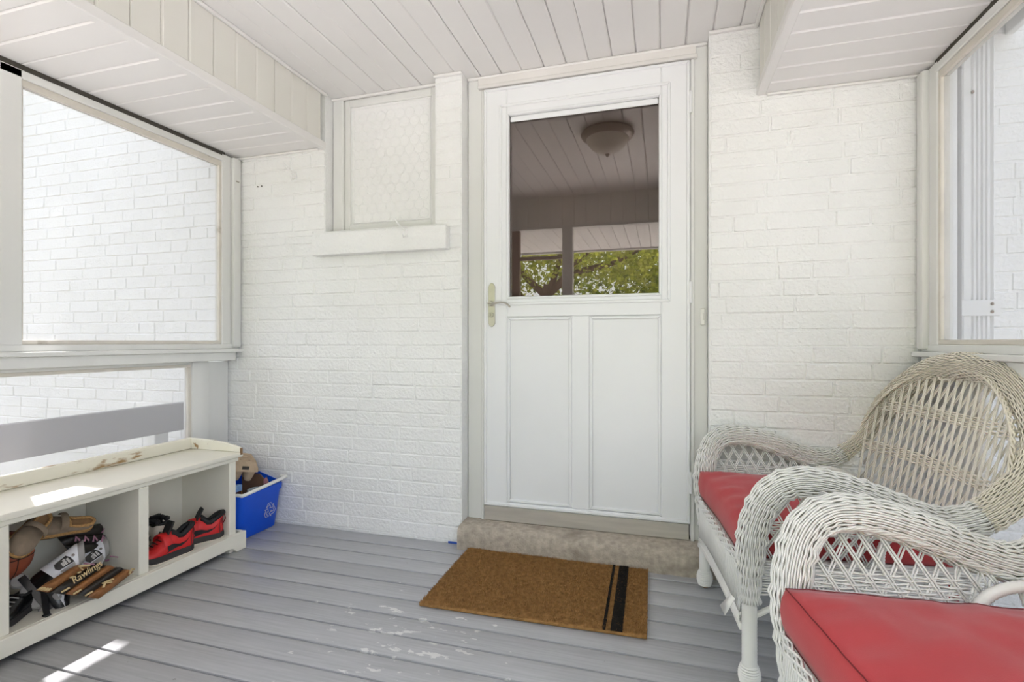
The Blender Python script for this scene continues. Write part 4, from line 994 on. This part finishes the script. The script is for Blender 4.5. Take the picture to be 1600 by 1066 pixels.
# black shin strap and ball in the same cubby
bs = tag(empty('nylon_strap', (-1.86, -1.09, .081)), 'black nylon strap hanging out under the brown glove', 'strap')
MB().rings([[Vector(p) + Vector((0, -.008, 0)), Vector(p) + Vector((0, .008, 0)), Vector(p) + Vector((.003, .008, .003)), Vector(p) + Vector((.003, -.008, .003))] for p in spline([(-.06, .03, .060), (-.04, .02, .040), (-.015, .008, .016), (.012, -.004, .002)])]).build('webbing', 'black', bs)
MB().box(-.002, .016, -.011, .007, 0, .006).build('strap_end', 'black_gloss', bs, .002)
bt = tag(empty('black_cleat', (-1.935, -1.135, SH), math.radians(-62)), 'black cleat on the cubby floor below the inline skate', 'shoe')
shoe_parts(bt, .17, .062, .018, lambda s: .060 + .01 * smoothstep(.3, .45, s), .044, 'black_gloss', 'black', 'sole', None, .45)
for k in range(3): MB().tube([(.0 + k * .016, .018, .064 - k * .005), (.004 + k * .016, 0, .070 - k * .005), (.0 + k * .016, -.018, .064 - k * .005)], .002, 5).build('lace', 'skate_grey', bt)
ball = tag(empty('basketball', (-2.036, -1.106, .250)), 'small worn orange-brown basketball at the back of the heap', 'ball')
R_ = .078
MB().lathe([(max(.0005, R_ * math.sin(PI * k / 18)), -R_ * math.cos(PI * k / 18)) for k in range(19)], 28).build('ball_skin', 'ball', ball, 0, True, angle=180)
for ax_ in ('x', 'y', 'z'):
    MB().tube([Vector({'x': (0, math.cos(a), math.sin(a)), 'y': (math.cos(a), 0, math.sin(a)), 'z': (math.cos(a), math.sin(a), 0)}[ax_]) * (R_ + .0002) for a in [2 * PI * k / 40 for k in range(40)]], .0014, 5, closed=True).build('seam', 'black', ball)

# ---- blue recycling bin in the corner
BNX, BNY = -2.075, -.155
bin_ = tag(empty('recycling_bin', (BNX, BNY, 0)), 'blue plastic recycling bin with white handle between bench and brick wall', 'recycling bin')
def rr_(x0, x1, y0, y1, r, z, zf=None, n=5):
    out = []
    for cx, cy, a0 in ((x1 - r, y1 - r, 0), (x0 + r, y1 - r, PI / 2), (x0 + r, y0 + r, PI), (x1 - r, y0 + r, 3 * PI / 2)):
        for k in range(n + 1):
            a = a0 + PI / 2 * k / n; x = cx + r * math.cos(a); y = cy + r * math.sin(a); out.append((x, y, z if zf is None else zf(x)))
    return out
def topz(x): return .222 + .085 * smoothstep(.170, .070, x)            # low lip on the open front
wallz = lambda k: (lambda x: topz(x) * k)
shell = MB().rings([rr_(-.125, .160, -.118, .128, .03, .0), rr_(-.129, .164, -.121, .131, .03, .006), rr_(-.150, .186, -.134, .146, .032, 0, lambda x: topz(x) - .034), rr_(-.156, .193, -.138, .150, .034, 0, lambda x: topz(x) - .032), rr_(-.158, .196, -.139, .151, .034, 0, lambda x: topz(x) - .004), rr_(-.154, .191, -.135, .147, .032, 0, topz),
      rr_(-.146, .180, -.129, .141, .030, 0, lambda x: topz(x) - .002), rr_(-.120, .152, -.112, .122, .028, .012)])
shell.build('bin_shell', 'blue', bin_, 0, True, angle=40)
hb = MB().tube(spline([(.170, .150, .244), (.196, .148, .246), (.203, .138, .244), (.203, 0, .234), (.203, -.125, .226), (.196, -.138, .226), (.170, -.139, .226)], 6), .0095, 8, flat=.8).build('handle', 'white', bin_, 0, True, angle=60, label='white swing handle across the bin front')
# recycling emblem: three outlined folding arrows on the front face
em = MB()
def ep(a, b): return Vector((.1785 + (b + .02) * .118 + .0015, a, .098 + b))       # lies on the sloping front face
for k in range(3):
    th = 2 * PI * k / 3
    def rot(x, y): return (x * math.cos(th) - y * math.sin(th), x * math.sin(th) + y * math.cos(th))
    sh = [(-.017, .0035), (-.009, .0175), (.003, .0175), (.010, .0075), (.0155, .0105), (.0105, -.0015), (-.002, .0010), (.003, .0035), (-.003, .0125), (-.0075, .0080)]
    q = [rot(x * 1.55, y * 1.55 + .010) for x, y in sh]
    em.tube([ep(a, b) for a, b in q], .0013, 4, closed=True)
em.xf(Matrix.Translation((0, .058, 0))).build('recycling_emblem', 'white', bin_, 0, True, angle=180)
# things thrown into the bin
def carton(label, mtx):
    t = tag(empty('egg_carton'), label, 'egg carton', 'egg cartons in the bin'); t.matrix_world = mtx @ Matrix.Scale(1.28, 4); L_, W_ = .145, .10
    lid = MB().rings([rr_(-L_ / 2, L_ / 2, -W_ / 2, W_ / 2, .012, .0), rr_(-L_ / 2 + .002, L_ / 2 - .002, -W_ / 2 + .002, W_ / 2 - .002, .012, .012), rr_(-L_ / 2 + .014, L_ / 2 - .014, -W_ / 2 + .014, W_ / 2 - .014, .014, .038), rr_(-L_ / 2 + .020, L_ / 2 - .020, -W_ / 2 + .020, W_ / 2 - .020, .012, .038), rr_(-L_ / 2 + .024, L_ / 2 - .024, -W_ / 2 + .024, W_ / 2 - .024, .010, .033)]).build('lid', 'pulp', t, 0, True, angle=50)
    for k in (-1, 1): MB().pillow([(k * .024 + .017 * math.cos(a) , .020 * math.sin(a)) for a in [2 * PI * q / 12 for q in range(12)]], .006, .032).build('lid_boss', 'pulp', lid)
    for i in (-1, 0, 1):
        for j in (-.5, .5): MB().lathe([(.021, .0), (.020, -.012), (.013, -.036), (.011, -.040)], 12, (i * .046, j * .044, 0)).build('egg_cup', 'pulp', t, 0, True, angle=50)
    MB().box(L_ / 2 - .006, L_ / 2 - .001, -.012, .012, .008, .020).build('latch', 'dark_gap', lid)
    return t
carton('tan pulp egg carton lying tilted on top of the recycling bin', mtx_from((-2.045, -.120, .312), (.80, -.60, -.10), (.22, .10, 1)))
cb = tag(empty('cardboard_sheet', (-2.0, -.075, .185)), 'torn brown cardboard with pink print standing in the recycling bin', 'cardboard')
MB().prism([(-.085, -.07), (.075, -.07), (.080, .045), (.068, .070), (.052, .060), (.03, .082), (-.085, .090)], 'Y', -.002, .002).build('sheet', 'cardboard', cb)
MB().prism([(.052, .035), (.078, .040), (.079, .055), (.066, .068), (.052, .055)], 'Y', -.0035, -.002).build('pink_print', 'pink_paper', cb)
bxx = tag(empty('printed_box', (-1.955, -.245, .115)), 'small blue printed snack box standing in the recycling bin', 'box')
MB().box(-.012, .012, -.022, .024, .0, .140).build('carton', 'label_blue', bxx, .001); MB().box(-.0125, .0125, -.0225, .0245, .090, .112).build('dark_print', 'label_dark', bxx)
tb = tag(empty('plastic_tub', (-1.958, -.118, .100)), 'pale plastic tub just inside the lip of the recycling bin', 'tub')
MB().lathe([(.028, 0), (.036, .09), (.040, .094), (.040, .104), (.034, .106), (.032, .096), (.024, .006)], 20).build('tub_body', 'jar', tb)

# ---- trees and shrubs in front of the porch (mirrored in the door glass, the last one added to dim the left wall)
def tree(loc, h, label, limbs, blobs, nleaf, m, seed, name='garden_tree', size=.085, grp=None):
    rnd = random.Random(seed); t = tag(empty(name, loc), label, 'tree', grp)
    tr = MB()
    for pts, r0, r1 in limbs:
        q = spline(pts, 6); tr.tube(q, [r0 + (r1 - r0) * i / (len(q) - 1) for i in range(len(q))], 8)
    tr.build('trunk', 'bark', t, 0, True, angle=80)
    lf = MB()
    for i in range(nleaf):
        c, r = rnd.choice(blobs); d = Vector((rnd.gauss(0, 1), rnd.gauss(0, 1), rnd.gauss(0, 1))).normalized() * rnd.random() ** .45
        p = Vector(c) + Vector((d.x * r[0], d.y * r[1], d.z * r[2])); s = size * rnd.uniform(.6, 1.3)
        a = Vector((rnd.gauss(0, 1), rnd.gauss(0, 1), rnd.gauss(0, .5) - .5)).normalized(); b = a.orthogonal().normalized(); b.rotate(Matrix.Rotation(rnd.uniform(0, 6), 3, a))
        lf.v += [tuple(p), tuple(p + (a * .5 + b * .42) * s), tuple(p + a * 1.1 * s), tuple(p + (a * .5 - b * .42) * s)]; k = len(lf.v) - 4; lf.f.append((k, k + 1, k + 2, k + 3))
    me = bpy.data.meshes.new('foliage'); me.from_pydata(lf.v, [], lf.f); o = bpy.data.objects.new('foliage', me); COL.objects.link(o); me.materials.append(M[m]); o.parent = t; o['kind'] = 'stuff'
    return t
tree((-2.35, -8.2, -.4), 6, 'spreading maple with forked dark trunk on the lawn', [([(0, 0, 0), (.03, 0, 1.2), (.0, 0, 2.2), (.05, 0, 2.55)], .16, .12), ([(.03, 0, 2.35), (.6, .1, 2.75), (1.4, .1, 2.95), (2.3, .2, 3.35), (3.2, .1, 3.4)], .085, .03), ([(.03, 0, 2.3), (.7, .2, 3.0), (1.2, .2, 3.3), (1.8, .1, 3.7), (2.6, 0, 4.0)], .07, .025),
      ([(0, 0, 2.3), (-.4, .1, 2.7), (-.8, 0, 3.2), (-1.0, 0, 4.2)], .08, .03), ([(0, 0, 2.3), (.25, 0, 3.0), (.4, 0, 4.2)], .08, .03), ([(0, 0, 2.0), (-.7, .1, 2.4), (-1.4, 0, 2.6)], .06, .02)],
     [((1.6, .3, 3.3), (1.9, 1.2, .75)), ((-.8, .2, 3.3), (1.5, 1.2, .9)), ((.4, -.6, 4.4), (2.4, 1.6, 1.1)), ((2.6, -.8, 2.9), (1.6, 1.2, .6)), ((-2.0, -.8, 2.7), (1.4, 1.0, .8)), ((.4, -1.6, 3.2), (2.6, .6, 1.1))], 15000, 'leaf', 5)
tree((3.0, -13, -.4), 5, 'dense green tree behind the maple', [([(0, 0, 0), (0, 0, 2.5)], .15, .08)], [((-3, 0, 2.8), (4.0, 1.0, 2.6)), ((2.5, 0, 2.6), (3.0, 1.2, 2.6))], 11000, 'leaf2', 6, size=.15)
tree((-9.0, -12, -.4), 5, 'dense green tree added beyond the bench side to shade the outside wall', [([(0, 0, 0), (0, 0, 2.5)], .15, .08)], [((-1.5, 0, 2.8), (3.2, 1.2, 2.8)), ((2.0, .5, 2.4), (2.5, 1.0, 2.4))], 9000, 'leaf2', 9, size=.15)  # added canopy that blocks sky over the left outside wall
